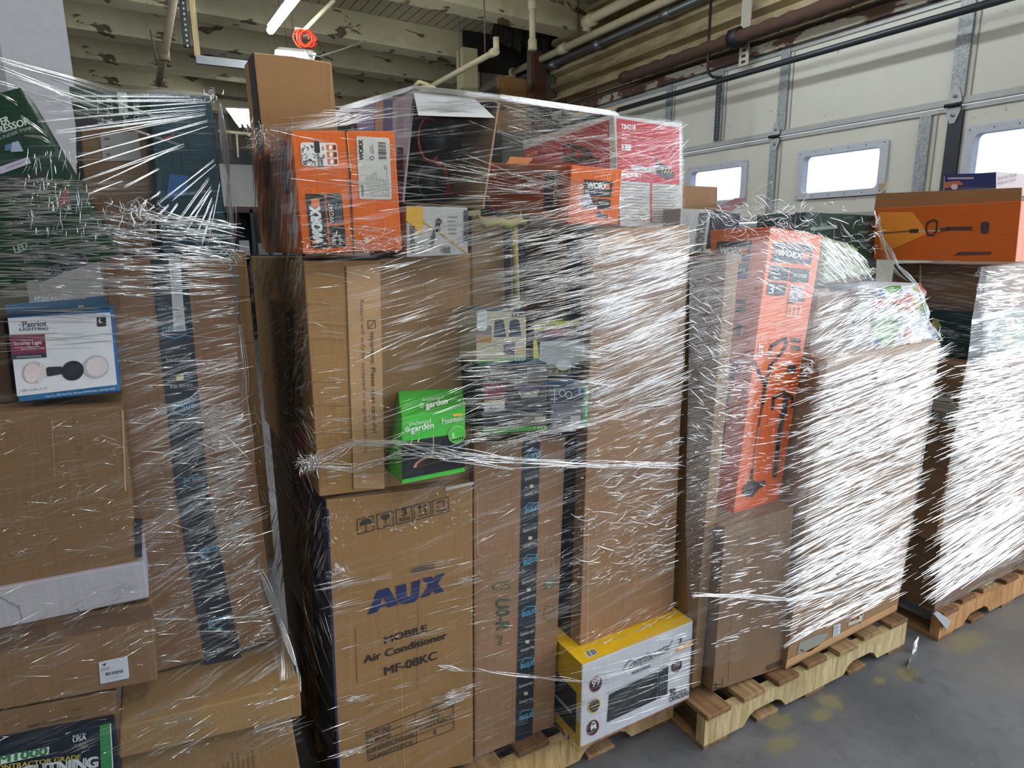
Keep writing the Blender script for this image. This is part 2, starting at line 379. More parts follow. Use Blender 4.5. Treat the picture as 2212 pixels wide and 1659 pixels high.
for y in (3.9, 2.515, 5.23):      # diamond shaped roller hinges
    V, Fc = [], []
    for (a, b_) in ((0, .085), (0, -.085)):
        n = len(V)
        P = [(-.032, a), (.032, a), (.045, b_*.35), (.016, b_*1.3), (-.016, b_*1.3), (-.045, b_*.35)]
        V += [(XD-.026, y+p, Z2+q_) for p, q_ in P]+[(XD-.019, y+p, Z2+q_) for p, q_ in P]
        Fc += [tuple(range(n, n+6)), tuple(range(n+11, n+5, -1))]+[(n+i, n+(i+1) % 6, n+6+(i+1) % 6, n+6+i) for i in range(6)]
    h = mesh('hinge', V, Fc, M_STEEL, door)
    tube('hinge_pin', [(XD-.04, y-.05, Z2), (XD-.04, y+.05, Z2)], .012, M_DARK, h)
    for dz in (-.06, .055): tube('screw', [(XD-.033, y, Z2+dz), (XD-.024, y, Z2+dz)], .012, M_STEEL, h, n=8)
for k, (a, b_) in enumerate(WIN):      # window frames with rounded corners and screws
    wf = bpy.data.objects.new('window_%d' % (k+1), None); COL.objects.link(wf); wf.location = (XD, (a+b_)/2, WZ[0]); wf['kind'] = 'structure'
    def rr(y0, y1, z0, z1, r, n=5):
        P = []
        for cy, cz, s0 in ((y1-r, z1-r, 0), (y0+r, z1-r, 90), (y0+r, z0+r, 180), (y1-r, z0+r, 270)):
            for i in range(n+1):
                t = math.radians(s0+90*i/n); P.append((cy+r*math.cos(t), cz+r*math.sin(t)))
        return P
    O = rr(a-.055, b_+.055, WZ[0]-.04, WZ[1]+.045, .03); I = rr(a+.004, b_-.004, WZ[0]+.004, WZ[1]-.004, .035); n = len(O)
    V = [(XD-.022, *p) for p in O]+[(XD-.022, *p) for p in I]+[(XD+.0, *p) for p in O]+[(XD+.045, *p) for p in I]; Fc = []
    for i in range(n):
        j = (i+1) % n; Fc += [(i, j, n+j, n+i), (2*n+i, 2*n+j, j, i), (n+i, n+j, 3*n+j, 3*n+i)]
    mesh('window_frame', V, Fc, plain('#aeb3bd', .5, .1), wf)
    V, Fc = [], []
    for yy in [a-.025+i*(b_-a+.05)/5 for i in range(6)]:
        for zz in (WZ[0]-.02, WZ[1]+.022):
            n0 = len(V); V += [(XD-.024, yy+.005*math.cos(t*1.047), zz+.005*math.sin(t*1.047)) for t in range(6)]; Fc.append(tuple(range(n0, n0+6)))
    mesh('screw_heads', V, Fc, M_DARK, wf)
    m = _m.get('glass')
    if m is None:
        m = bpy.data.materials.new('acrylic_pane'); m.use_nodes = True; t = m.node_tree; t.nodes.clear()
        o_ = t.nodes.new('ShaderNodeOutputMaterial'); tr = t.nodes.new('ShaderNodeBsdfTransparent'); gl = t.nodes.new('ShaderNodeBsdfGlossy'); gl.inputs['Roughness'].default_value = .05
        tr.inputs[0].default_value = (.93, .96, 1, 1); mx = t.nodes.new('ShaderNodeMixShader'); mx.inputs[0].default_value = .06
        t.links.new(tr.outputs[0], mx.inputs[1]); t.links.new(gl.outputs[0], mx.inputs[2]); t.links.new(mx.outputs[0], o_.inputs[0]); _m['glass'] = m
    boxm('glass_pane', XD+.018, XD+.024, a+.003, b_-.003, WZ[0]+.003, WZ[1]-.003, m, wf, bevel=0)
# building across the yard seen through the panes, and the yard itself
struct(boxm('ground_outside', 5.3, 60, -40, 60, -1.3, -1.2, plain('#b9bcc0', .9), bevel=0)); bpy.data.objects['ground_outside'].name = 'trim_4'
far = empty('warehouse_building', (30, 20, -1.2), 'pale low building with flat roof seen through the door windows', 'building')
boxm('building_wall', 30, 40, 8.0, 17.6, -1.2, 3.9, plain('#eceff3', .8), far, bevel=0)
multibox('siding_rib', [(29.93, 30, y, y+.12, -1.2, 3.75) for y in np.arange(8.2, 17.4, .75)], plain('#dfe3e9', .8), far)
boxm('roof_edge', 29.8, 40.2, 7.8, 17.8, 3.9, 4.1, plain('#c5cad2', .7), far, bevel=0)

# ---- overhead track tube, its hanger and the perforated angle
tk = tag(tube('door_track', [(4.5, 1.0, 3.06), (4.5, 7.0, 3.065)], .024, plain('#3c4248', .4, .6), n=12), 'long dark steel tube running level across the top of the dock door', 'track')
hg = tag(tube('track_hanger', [(4.5, 4.52, 4.36), (4.5, 4.53, 3.3), (4.5, 4.52, 3.16), (4.5, 4.46, 3.11), (4.5, 4.36, 3.09)], .012, M_BLACK, n=8), 'bent black rod hanging from the ceiling down to the dark tube', 'hanger')
pa = empty('perforated_angle', (4.5, 4.37, 2.575), 'black perforated steel strip hanging below the dark tube', 'bracket')
multibox('strip', [(4.49, 4.496, 4.345, 4.40, 2.575, 3.08), (4.496, 4.53, 4.395, 4.40, 2.575, 3.08)], plain('#2f3338', .5, .4), pa)
multibox('punched_hole', [(4.487, 4.490, 4.366, 4.374, 2.6+i*.03, 2.612+i*.03) for i in range(15)], plain('#6d7378', .5), pa)

# ---- ceiling beams, turned about five degrees to the pallets
BA = math.radians(5.5); BD = Vector((math.cos(BA), math.sin(BA), 0)); BN = Vector((-math.sin(BA), math.cos(BA), 0))
def beam(n, y_at0, w, z0, z1, x0=-6, x1=4.8, m=M_BEAM):
    o = Vector((0, y_at0, 0)); P = []
    for d in (0, w):
        for x, z in ((x0, z0), (x1, z0), (x1, z1), (x0, z1)):
            p = o+BD*(x/BD.x)+BN*d; P.append((p.x, p.y, z))
    return struct(hexmesh('trim_%d' % n, P, m, None, .01))
for i, (y, w) in enumerate(((4.62, .32), (6.18, .30), (7.84, .30), (9.1, .30), (10.4, .3), (11.7, .3), (13.0, .3))):
    beam(5+i, y, w, 4.05 if i else 4.02, 4.36)
# ---- corner: posts, broken boards, dark recess
struct(boxm('trim_13', 4.50, 4.80, 7.45, 7.65, 0, 4.36, plain('#6a6658', .8)))
struct(multibox('trim_14', [(4.45, 4.62, 7.38, 7.46, 1.4, 4.0)], M_RUST))
struct(boxm('trim_15', 4.1, 4.8, 7.66, 7.72, 3.1, 3.75, paint_peel('stained_plywood', '#a0794a', '#5d4225', '#8a6033', 3, .6), bevel=0))
struct(boxm('trim_16', 3.66, 3.86, 7.75, 7.95, 0, 4.05, paint_peel('yellowed_post', '#bdb58e', '#8a7f5c', '#aaa27c', 3, .7)))
struct(boxm('trim_17', 3.3, 4.8, 8.9, 9.0, 0, 3.6, plain('#3b3832', .9), bevel=0))
struct(boxm('trim_18', 3.85, 4.8, 8.12, 8.16, 3.9, 4.36, plain('#2a2622', .9), bevel=0))
dp = empty('broken_boards', (4.3, 7.6, 4.0), 'dark splintered boards hanging in the ceiling corner', 'board')
for i in range(7):
    x = 3.9+i*.13; mesh('board', [(x, 7.3, 4.34), (x+.1, 7.3, 4.33), (x+.12, 7.42, 4.06-.04*(i % 3)), (x-.02, 7.43, 4.08), (x, 7.33, 4.34), (x+.1, 7.33, 4.33), (x+.12, 7.45, 4.06-.04*(i % 3)), (x-.02, 7.46, 4.08)], HEX, wood('#37302a', '#15110e', 'Z'), dp)
# cream column at upper left
cx, cy = -.33, 3.62
V = []
for z in (0, 4.36):
    for k in range(4):
        t = math.radians(45+18+90*k); V.append((cx+.17*math.cos(t), cy+.17*math.sin(t), z))
struct(mesh('trim_19', V, [(0, 1, 2, 3)[::-1], (4, 5, 6, 7), (0, 1, 5, 4), (1, 2, 6, 5), (2, 3, 7, 6), (3, 0, 4, 7)], plain('#b2b2b9', .55), origin=(cx, cy, 0)))

# ---- pipes
def pipe(name, label, pts, r, m, fit=(), cat='pipe', group=None):
    o = empty(name, pts[0], label, cat, group); tube('pipe_run', pts, r, m, o)
    for f, d in fit:
        f, d = Vector(f), Vector(d).normalized(); tube('fitting', [f-d*r*1.6, f-d*r*1.5, f+d*r*1.5, f+d*r*1.6], r, m, o, rad=[r*1.05, r*1.4, r*1.4, r*1.05])
    return o
pipe('water_pipe', 'long cream painted pipe along the top of the right wall, ending in a cap', [(4.55, 2.2, 3.92), (4.55, 8.2, 3.93)], .042, M_PIPE, [((4.55, 6.9, 3.93), (0, 1, 0)), ((4.55, 8.15, 3.93), (0, 1, 0))])
pipe('water_pipe', 'shorter upper cream pipe with an elbow turned down at its far end', [(4.5, 2.2, 4.07), (4.5, 6.25, 4.07), (4.5, 6.33, 4.05), (4.5, 6.36, 3.97)], .05, M_PIPE, [((4.5, 6.3, 4.06), (0, 1, 0))])
pipe('conduit_pipe', 'grey steel conduit pipe just below the long cream pipe', [(4.6, 2.2, 3.83), (4.6, 9.2, 3.84)], .036, plain('#868a8e', .35, .8), [((4.6, y, 3.83), (0, 1, 0)) for y in (5.2, 6.3, 7.2)])
sp = empty('torsion_spring_shaft', (4.5, 5.5, 3.55), 'rusty brown shaft sleeved in dark torn wrap in front of the ribbed cladding', 'shaft')
tube('shaft', [(4.5, 1.2, 3.36), (4.5, 7.35, 3.36)], .016, M_RUST, sp)
pts = [(4.5, 5.72-i*.06, 3.36+.004*math.sin(i*2.3)) for i in range(75)]
tube('spring_sleeve', pts, .05, plain('#4a362e', .9), sp, rad=[.052+.006*math.sin(i*1.7) for i in range(75)], n=12)
tube('end_plate', [(4.5, 7.28, 3.36), (4.5, 7.33, 3.36)], .07, M_DARK, sp, n=16)
bk = empty('bearing_bracket', (4.58, 4.22, 3.2), 'white perforated steel bracket holding the dark sleeved shaft above the door', 'bracket')
multibox('plate', [(4.60, 4.61, 4.17, 4.27, 3.16, 4.2)], plain('#b5b3a8', .6, .2), bk)
tube('bearing', [(4.5, 4.18, 3.36), (4.5, 4.26, 3.36)], .085, M_DARK, bk, n=8)
multibox('slot_row', [(4.597, 4.60, 4.2, 4.24, z, z+.02) for z in np.arange(3.18, 3.30, .045)], M_BLACK, bk)
a, b2 = at(1072, 110, Y=6.0), at(935, 186, Y=8.3)
b2 = Vector((a.x-.02, 8.9, a.z))
pipe('sprinkler_pipe', 'cream pipe with a hooked elbow running back above the open box', [a+Vector((0, 0, .12)), a+Vector((0, .0, .02)), a+Vector((0, .05, 0)), b2], .03, M_PIPE, [(a+Vector((0, .05, 0)), (0, 1, 0))])
a = at(1150, 38, Y=6.1)
pipe('drop_pipe', 'short cream pipe stub hanging down from the first beam by the right wall', [(a.x, a.y, 4.08), (a.x, a.y, a.z-.25)], .032, M_PIPE, [((a.x, a.y, a.z-.25), (0, 0, 1)), ((a.x, a.y, 4.04), (0, 0, 1))])
a = at(735, -40, Y=5.2); c_ = at(655, 70, Y=7.0)
pipe('drop_pipe', 'thin cream pipe slanting down to the orange coil', [at(722, 0, Y=6.0), at(655, 68, Y=6.1)], .018, M_PIPE)
pipe('pipe_brace', 'brown painted slanting pipe with a joint in front of the beams at upper left', [at(380, -30, Y=4.6), at(358, 100, Y=4.7), at(343, 182, Y=4.9)], .022, plain('#857a63', .7), [(at(355, 118, Y=4.75), (0, 0, 1))])
pipe('wire_brace', 'thin dark rod beside the brown slanting pipe', [at(325, 65, Y=4.9), at(336, 120, Y=4.9), at(346, 155, Y=4.9)], .006, plain('#4f4232', .8), cat='rod')
for i, (x, y0, y1) in enumerate(((991, 40, 155), (1047, 70, 150), (1244, 75, 100))):
    p = at(x, y1, Y=6.6)
    if i < 2:
        def pxx(Y): v = Vector((b2.x, Y, b2.z))-CAMP; return 1106+FPX*v.dot(RT)/v.dot(FW)
        yb = min((6.05+.05*j for j in range(56)), key=lambda Y: abs(pxx(Y)-x)); p = Vector((b2.x, yb, b2.z))
    else: p = Vector((4.55, 6.6, 3.93))
    tag(tube('hanger_rod', [(p.x, p.y, 4.35), p], .007, plain('#6f6a5c', .7, .3), n=6), ['thin hanging rod holding the hooked sprinkler pipe', 'thin hanging rod in front of the yellowed post', 'short thin rod tied around the long cream pipe'][i], 'rod')
# door track frame seen at upper left
tf = empty('ceiling_track_frame', at(424, 125, Y=5.6), 'L shaped steel frame of perforated angle and white bar under the beams', 'frame')
p0, p1 = at(427, 0, Y=5.6), at(424, 122, Y=5.6)
multibox('perforated_post', [(p1.x-.075, p1.x-.03, 5.58, 5.62, at(418, 103, Y=5.6).z, 4.2)], plain('#3a3c3f', .5, .5), tf)
multibox('punched_hole', [(p1.x-.058, p1.x-.046, 5.577, 5.58, z, z+.014) for z in np.arange(3.12, 4.15, .035)], plain('#b5b5aa', .6), tf)
multibox('wood_post', [(p1.x-.01, p1.x+.03, 5.6, 5.64, p1.z, 4.2)], wood('#b5a77f', '#8d7d57', 'Z'), tf)
q0, q1 = at(423, 128, Y=5.55), at(536, 145, Y=5.55)
multibox('cross_bar', [(q0.x, q1.x+.35, 5.53, 5.56, q0.z-.03, q0.z+.018), (q0.x, q1.x+.35, 5.53, 5.60, q0.z+.018, q0.z+.026)], plain('#8d9296', .4, .5), tf)
# orange hose coil with its hanger plate
hc = empty('hose_coil', at(660, 85, Y=6.1), 'coil of orange air hose hung from the ceiling pipe above the tall plain carton', 'hose')
c0 = at(660, 84, Y=6.1); pts = []
for i in range(120):
    t = i/120*2*math.pi*5; pts.append((c0.x+.065*math.cos(t)*(1+.12*math.sin(i*.31)), c0.y+.02*math.sin(t*.5), c0.z+.065*math.sin(t)+.004*math.sin(i)))
pts = [(p[0]+.05*(i//24-2)*.35, p[1], p[2]) for i, p in enumerate(pts)]
tube('hose', pts, .008, plain('#c9452a', .45), hc, n=8)
multibox('hanger_plate', [(c0.x-.075, c0.x+.02, c0.y+.03, c0.y+.04, c0.z+.03, c0.z+.09)], plain('#b9b9b2', .5, .2), hc); multibox('hanger_plate', [(c0.x+.02, c0.x+.06, c0.y+.03, c0.y+.04, c0.z-.17, c0.z-.08)], plain('#b9b9b2', .5, .2), hc)
tag(tube('air_line', [at(790, 88, Y=6.2), at(735, 108, Y=6.15), at(690, 122, Y=6.1), at(668, 118, Y=6.1), at(656, 108, Y=6.1)], .006, plain('#8f8f88', .6), n=6), 'thin grey air line curving down to the orange coil', 'cable')

# ---- fluorescent fixtures
def emis(name, col, s):
    m = bpy.data.materials.new(name); m.use_nodes = True; t = m.node_tree; t.nodes.clear()
    o_ = t.nodes.new('ShaderNodeOutputMaterial'); e = t.nodes.new('ShaderNodeEmission'); e.inputs[0].default_value = col; e.inputs[1].default_value = s; t.links.new(e.outputs[0], o_.inputs[0]); return m
M_TUBE = emis('lamp_tube_glow', (.95, .98, 1.0, 1), 42.0)
def fixture(label, p0, p1, ntube=1, name='tube_light'):
    p0, p1 = Vector(p0), Vector(p1); o = empty(name, p0, label, 'ceiling light', 'tube lights under the beams' if False else None)
    d = (p1-p0).normalized(); s = d.cross(Vector((0, 0, 1))).normalized(); w = .05*ntube
    w *= .5 if ntube == 1 else .9; C = [p0-s*w+Vector((0, 0, .035)), p0+s*w+Vector((0, 0, .035)), p0+s*w*.8+Vector((0, 0, .06)), p0-s*w*.8+Vector((0, 0, .06))]
    hexmesh('housing', C+[c+(p1-p0) for c in C], M_WHITE, o, 0)
    for k in range(ntube):
        off = s*((k-(ntube-1)/2)*.085); tube('lamp_tube', [p0+off, p1+off], .030 if ntube == 1 else .02, M_TUBE, o, n=10)
    for q in (.15, .85):
        a = p0.lerp(p1, q)+Vector((0, 0, .07)); tube('hanging_wire', [a, (a.x, a.y, 4.33)], .002, M_DARK, o, n=4)
    return o
f0 = at(584, 66, Z=3.45)
fixture('bare glowing tube light above the tall plain carton, nearest the camera', f0, f0+Vector((.10, -2.3, 0)))
f1 = at(640, 120, Z=3.42); fixture('four tube light half hidden behind the tall plain carton top', f1, f1+Vector((.15, 1.2, 0)), 4)
f2 = at(520, 232, Z=3.30); f2 = at(516, 240, Y=11.0); fixture('distant four tube light in the gap between the two nearest stacks', f2, f2+Vector((.3, 1.3, 0)), 4)
for i, (x, y) in enumerate(((-2.4, 0.2), (-2.4, 3.2), (0.3, -1.6), (2.6, -1.2), (-2.4, -3.0), (3.2, 3.0), (1.0, -.9))):  # the last one is added out of view to brighten left-facing box sides
    fixture(['tube light over the left aisle beside the first stack', 'tube light over the left aisle further back', 'tube light above and behind the camera', 'tube light over the aisle by the added dock doorway', 'tube light over the left rear of the hall', 'tube light above the third and fourth stacks', 'added unseen tube light just right of the camera, brightening left box sides'][i], (x, y-.7, 3.9), (x, y+1.0, 3.9), 2)

# ---- far end of the hall
struct(boxm('trim_20', .2, 3.4, 13.9, 14.0, 2.45, 3.25, plain('#b9b9b6', .7), bevel=0))
struct(boxm('trim_21', .2, 3.4, 13.88, 14.0, 2.38, 2.46, plain('#5b3a37', .7), bevel=0))
struct(boxm('trim_22', .2, 3.4, 13.85, 14.0, 3.25, 3.5, plain('#33343a', .6), bevel=0))
sh = empty('storage_rack', (1.7, 13, 0), 'dark shelf rack at the far end of the hall between the two nearest stacks', 'rack')
multibox('rack_frame', [(1.0, 1.06, 12.8, 13.3, 0, 2.35), (1.75, 1.8, 12.8, 13.3, 0, 2.35), (2.6, 2.66, 12.8, 13.3, 0, 2.35)]+[(1.0, 2.66, 12.8, 13.3, z, z+.05) for z in (.4, .95, 1.5, 2.3)], plain('#1d2026', .6), sh)
multibox('rack_back', [(1.0, 2.66, 13.3, 13.32, 0, 2.35)], plain('#24262e', .8), sh)
rn = random.Random(4)
for i in range(6):
    x = (1.09, 1.3, 1.53, 1.85, 2.1, 2.35)[i]; z = 1.551; hh = rn.uniform(.2, .6)
    tag(boxm('storage_bin', x, x+.17, 12.85, 13.2, z, z+hh, plain(rn.choice(['#8f9299', '#3d4250', '#6b6f78']), .6)), 'small grey bin on the far dark rack', 'bin', 'bins on the far rack')
lp = at(498, 286, Y=9)
pipe('white_rail_pipe', 'thin level cream pipe far back between the two nearest stacks', [at(470, 283, Y=9), at(545, 290, Y=9)], .02, M_PIPE)
tag(tube('pull_cord', [at(511, 290, Y=9), at(514, 340, Y=9)], .014, M_PIPE, n=6), 'cream drop pipe hanging from the thin level pipe far back', 'pipe')

# ================================================================ helpers for the loads
def K(ox, oy, s=2.949):
    return lambda *p: [(ox+x/s, oy+y/s) for x, y in p] if len(p) > 1 or isinstance(p[0], (list, tuple)) else None
def k1(k): return lambda x, y: k((x, y))[0]
C1, C2, C3, C4 = K(0, 0), K(500, 0), K(1000, 0), K(1462, 0)
C5, C6, C7, C8 = K(0, 500), K(500, 500), K(1000, 500), K(1462, 500)
D1, D2, D3, D4 = K(0, 1099), K(500, 1099), K(1000, 1099), K(1462, 1099)
BRN, BRN2, BRN3 = '#a98559', '#957150', '#b28e62'
def crease(a, k, pts, w=.0022, c='#6b5134'): a.line(k(*pts), w, c, L=0)
M_TAPE = None
def clear_tape():
    global M_TAPE
    if M_TAPE: return M_TAPE
    m, t, b = nt('packing_tape'); n = tex(t, 9, mapped(t, (1, 1, 1)), 3)
    t.links.new(mixnodes(t, rgb('#b08c62'), rgb('#9c7a52'), n), b.inputs['Base Color']); b.inputs['Roughness'].default_value = .22; b.inputs['Specular IOR Level'].default_value = .5
    M_TAPE = m; return m
NAVY = '#1d2530'
def prime_tape(c, face, q, k, segs, flip=True, name='printed_tape', txt=True):
    """dark parcel tape, q = bl br tr tl; segs = list of (left, right) pixel pairs for each word"""
    a = Art(getattr(c, face)); a.poly(k(*q), NAVY, 1)
    for (x0, y0, x1, y1, h) in segs:
        p0, p1 = k((x0, y0), (x1, y1)); dx, dy = p1[0]-p0[0], p1[1]-p0[1]; s = -1 if flip else 1
        hh = h/2.949
        a.text('prime', p0, p1, (p0[0]+0*dx, p0[1]-s*hh), '#4fa3c4', 2, .01)
        m0 = ((p0[0]+p1[0])/2, (p0[1]+p1[1])/2+s*hh*.45)
        a.line([(p0[0], p0[1]+s*hh*.25), (m0[0]-dx*.2, m0[1]+s*hh*.12), (m0[0]+dx*.2, m0[1]+s*hh*.12), (p1[0], p1[1]+s*hh*.2)], .0022, '#4fa3c4')
        if txt:
            o = (0, s*hh*2.2)
            a.text('free delivery', (p0[0], p0[1]+o[1]), (p1[0], p1[1]+o[1]), (p0[0], p0[1]+o[1]-s*hh*.5), '#c9c7be', 2)
            o = (0, s*hh*3.1); mx, my = (p0[0]+p1[0])/2, (p0[1]+p1[1])/2+o[1]
            a.poly([(mx-4, my+4), (mx+4, my+3), (mx+4, my-4), (mx-4, my-3)], '#c9c09a', 2)
            a.text('video streaming', (p0[0], p0[1]+s*hh*4.6), (p1[0], p1[1]+s*hh*4.6), (p0[0], p0[1]+s*hh*4.1), '#c9c7be', 2)
    return a.done(name, c.o, 'dark navy tape printed with light blue words')
def zip_px(f, k, pts): return k(*pts)

# ---- wooden pallets
def pallet(label, x0, x1, y0, y1, wa, wb, deck, group=None, nd=7, yaw=0, ztop=.14):
    o = empty('wooden_pallet', (x0, y0, 0), label, 'pallet', group)
    L = x1-x0; z0, z1 = .016, ztop-.02
    prof = [(0, z0), (.14*L, z0)]
    def notch(c):
        r = []
        for i in range(9):
            t = i/8; u = c-.095*L+.19*L*t; zz = z0+.045*min(1, math.sin(math.pi*min(max(t, 0), 1))*1.9); r.append((u, zz))
        return r
    prof = [(0, z0)]+notch(.26*L)+notch(.74*L)+[(L, z0), (L, z1), (0, z1)]
    n = len(prof)
    for i, yy in enumerate((y0, (y0+y1)/2-.02, y1-.04)):
        V = [(x0+u, yy, z) for u, z in prof]+[(x0+u, yy+.038, z) for u, z in prof]
        Fc = [tuple(range(n)), tuple(range(2*n-1, n-1, -1))]+[(j, n+j, n+(j+1) % n, (j+1) % n) for j in range(n)]
        mesh('stringer', V, Fc, wood(*wa), o)
    rn = random.Random(int(x0*100)); w = L/nd*.68
    for i in range(nd):
        u = x0+(L-w)*i/(nd-1); m = wood(*rn.choice(deck)); d = rn.uniform(-.012, .01)
        boxm('deck_board', u, u+w, y0+d, y1+.01, z1+.001, ztop, m, o, .002)
    for i in range(5):
        u = x0+(L-w)*i/4; boxm('bottom_board', u, u+w, y0, y1, .0, .016, wood(*rn.choice(deck)), o, .002)
    return o
WL = ('#c3b18a', '#9a845a', 'S'); WD = [('#8a6a4a', '#5d432c', 'Y'), ('#a08462', '#6d5436', 'Y'), ('#7d5b3e', '#4f3725', 'Y')]

# ================================================================ second stack (centre)
pallet('light wooden pallet under the centre stack, cut off by the frame bottom', .33, 1.50, 1.52, 2.50, ('#c2a676', '#94774a', 'S'), 0, WD)
# air conditioner carton
aux = Carton('tall brown air conditioner carton with blue logo and navy left edge', [(735, 1712), (1022, 1648), (1021, 1042), (704, 1082)], 1.56, .40, '#a37c4f', tape=1, name='appliance_carton')
a = aux.art(); k = D2
for L_, P_ in enumerate(([(868, 672), (928, 520), (1000, 500), (1064, 610), (996, 628), (964, 556), (930, 654)], [(905, 622), (1010, 592), (1016, 606), (900, 640)],
           [(1048, 490), (1112, 474), (1114, 548), (1128, 562), (1142, 556), (1150, 463), (1202, 449), (1192, 560), (1164, 590), (1110, 604), (1074, 602), (1054, 580)],
           [(1216, 442), (1270, 428), (1354, 522), (1298, 538)], [(1306, 420), (1360, 407), (1256, 550), (1200, 566)])):
    a.poly(k(*P_), '#1c2654', 2+L_*.5)
a.text('MOBILE', *k((975, 858), (1246, 776), (971, 815)), '#26221f', 2, .03)
a.text('Air Conditioner', *k((845, 983), (1370, 822), (842, 938)), '#26221f', 2, .03)
a.text('MF-08KC', *k((977, 1060), (1308, 955), (973, 1008)), '#26221f', 2, .02)
for i, x in enumerate((805, 930, 1050, 1168, 1283)):      # handling symbols
    y = 160-(x-805)*.248; w = 102; q = k((x, y), (x+w, y-26), (x+w-5, y-26-92), (x-5, y-92)); a.line(q+[q[0]], .0022, '#33302c')
    cx, cy = x+w/2, y-13-46
    if i == 0:
        a.ell(*k((cx, cy-2), (cx+38, cy-12), (cx-2, cy-40)), '#33302c', a0=0, a1=180); a.line(k((cx, cy), (cx+4, cy+38), (cx-8, cy+40)), .002, '#33302c')
    elif i == 1:
        a.ell(*k((cx, cy-36), (cx+26, cy-42), (cx, cy+2)), '#33302c', a0=0, a1=180) ; a.line(k((cx, cy), (cx+3, cy+36)), .002, '#33302c'); a.line(k((cx-18, cy+40), (cx+24, cy+31)), .002, '#33302c')
    elif i == 2:
        a.text('3', *k((cx-12, cy+6), (cx+14, cy), (cx-14, cy-42)), '#33302c', 2, .03); a.line(k((cx-32, cy+24), (cx+34, cy+10)), .003, '#33302c'); a.line(k((cx-31, cy+36), (cx+35, cy+22)), .003, '#33302c')
    elif i == 3:
        for d in (-16, 16):
            a.line(k((cx+d, cy+12-d*.2), (cx+d-3, cy-28-d*.2)), .004, '#33302c'); a.poly(k((cx+d-14, cy-20-d*.2), (cx+d+10, cy-25-d*.2), (cx+d-4, cy-42-d*.2)), '#33302c', 2)
        a.line(k((cx-32, cy+34), (cx+34, cy+20)), .003, '#33302c')
    else:
        a.line(k((cx-18, cy+8), (cx-20, cy-26), (cx+18, cy-34), (cx+20, cy)), .003, '#33302c'); a.line(k((cx-30, cy+34), (cx+34, cy+20)), .004, '#33302c')
q = k((870, 1605), (1417, 1400), (1410, 1208), (860, 1420)); a.line(q+[q[0]], .0022, '#3a332b')
for f in (.25, .5, .75): a.line([(q[3][0]+(q[0][0]-q[3][0])*f, q[3][1]+(q[0][1]-q[3][1])*f), (q[2][0]+(q[1][0]-q[2][0])*f, q[2][1]+(q[1][1]-q[2][1])*f)], .0018, '#3a332b')
a.line(k((1170, 1300), (1180, 1490)), .0018, '#3a332b')
for tx, x0, y0, x1, y1, h in (('G.W.(kg)', 872, 1452, 1013, 1397, 30), ('N.W.(kg)', 873, 1500, 1015, 1446, 30), ('DIMENSIONS(cm)', 876, 1550, 1160, 1446, 28), ('QUANTITY(PCS)', 880, 1598, 1155, 1497, 28), ('32', 1272, 1294, 1308, 1281, 28), ('27.5', 1262, 1350, 1325, 1328, 28), ('43.5x34.5x86.5', 1182, 1415, 1400, 1340, 24), ('1', 1292, 1437, 1302, 1433, 28)):
    a.text(tx, *k((x0, y0), (x1, y1), (x0-2, y0-h)), '#3a332b', 2, .012)
crease(a, k, [(790, 760), (800, 1110)]); crease(a, k, [(1190, 600), (1185, 1150)], .0015, '#8a6a44'); crease(a, k, [(1080, 1050), (1105, 1650)], .0015, '#c09a6a')
crease(a, k, [(640, 440), (650, 900)], .0015, '#c8a273')
a.done('printed_front', aux.o)
a = aux.art(); a.rbox(k((1142, 422), (1300, 382), (1303, 335), (1145, 372)), '#7d6a52', 1, .5); a.rbox(k((1150, 412), (1296, 376), (1298, 342), (1152, 378)), '#5f4c38', 2, .5); a.done('hand_hole', aux.o)
a = aux.art(); a.poly([(962, 1053), (1022, 1040), (1023, 1046), (962, 1060)], '#bdbab5', 1); a.done('label_edge', aux.o, 'white label edge')
a = aux.art('left'); b0, b1 = aux.F[0], aux.F[3]; d = Vector((0, .235, 0))
a.add([b0+d, b0, b1, b1+d], [(0, 1, 2, 3)], '#1b2440', 1); a.done('navy_side_print', aux.o)
a = aux.art(); a.poly(k((605, 0), (618, 0), (690, 1660), (676, 1690)), '#1b2440', 1); a.done('navy_edge_print', aux.o)
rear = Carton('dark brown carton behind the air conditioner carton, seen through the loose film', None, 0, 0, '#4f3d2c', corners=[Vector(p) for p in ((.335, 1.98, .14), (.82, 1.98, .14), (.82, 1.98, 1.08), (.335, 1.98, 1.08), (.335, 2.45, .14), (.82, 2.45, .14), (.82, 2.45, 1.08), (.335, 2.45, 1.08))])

# carton with the long folded flap: 'Return will only be accepted...'
z_ = at(690, 1072, Y=1.56).z
ret = Carton('brown carton with long taped flap and dark red label on its shaded left side', [(690, 1073), (831, 1056), (820, 562), (655, 563)], 1.56, .84, '#ad8453')
a = ret.art(); k = C6
a.text('Return will only be accepted in original packaging', *k((818, 435), (846, 1410), (842, 434)), '#5b4634', 2)
a.text('Important: Please open carefully!', *k((882, 640), (898, 1282), (910, 640)), '#4a3a2c', 2, .01)
q = k((870, 618), (916, 618), (914, 568), (868, 568)); a.line(q+[q[0]], .0018, '#4a3a2c'); a.line(k((878, 610), (905, 578)), .002, '#4a3a2c')
for y in (262, 465, 575, 600, 690, 960, 1110, 1285): crease(a, k, [(475+(y-205)*.04, y), (560+(y-205)*.04, y-6), (725, y+4)], .0022, '#8a673f')
for y in (590, 1290): crease(a, k, [(480+(y-205)*.04, y-10), (600, y-14), (730, y-6)], .002, '#c39a66')
a.done('printed_front', ret.o)
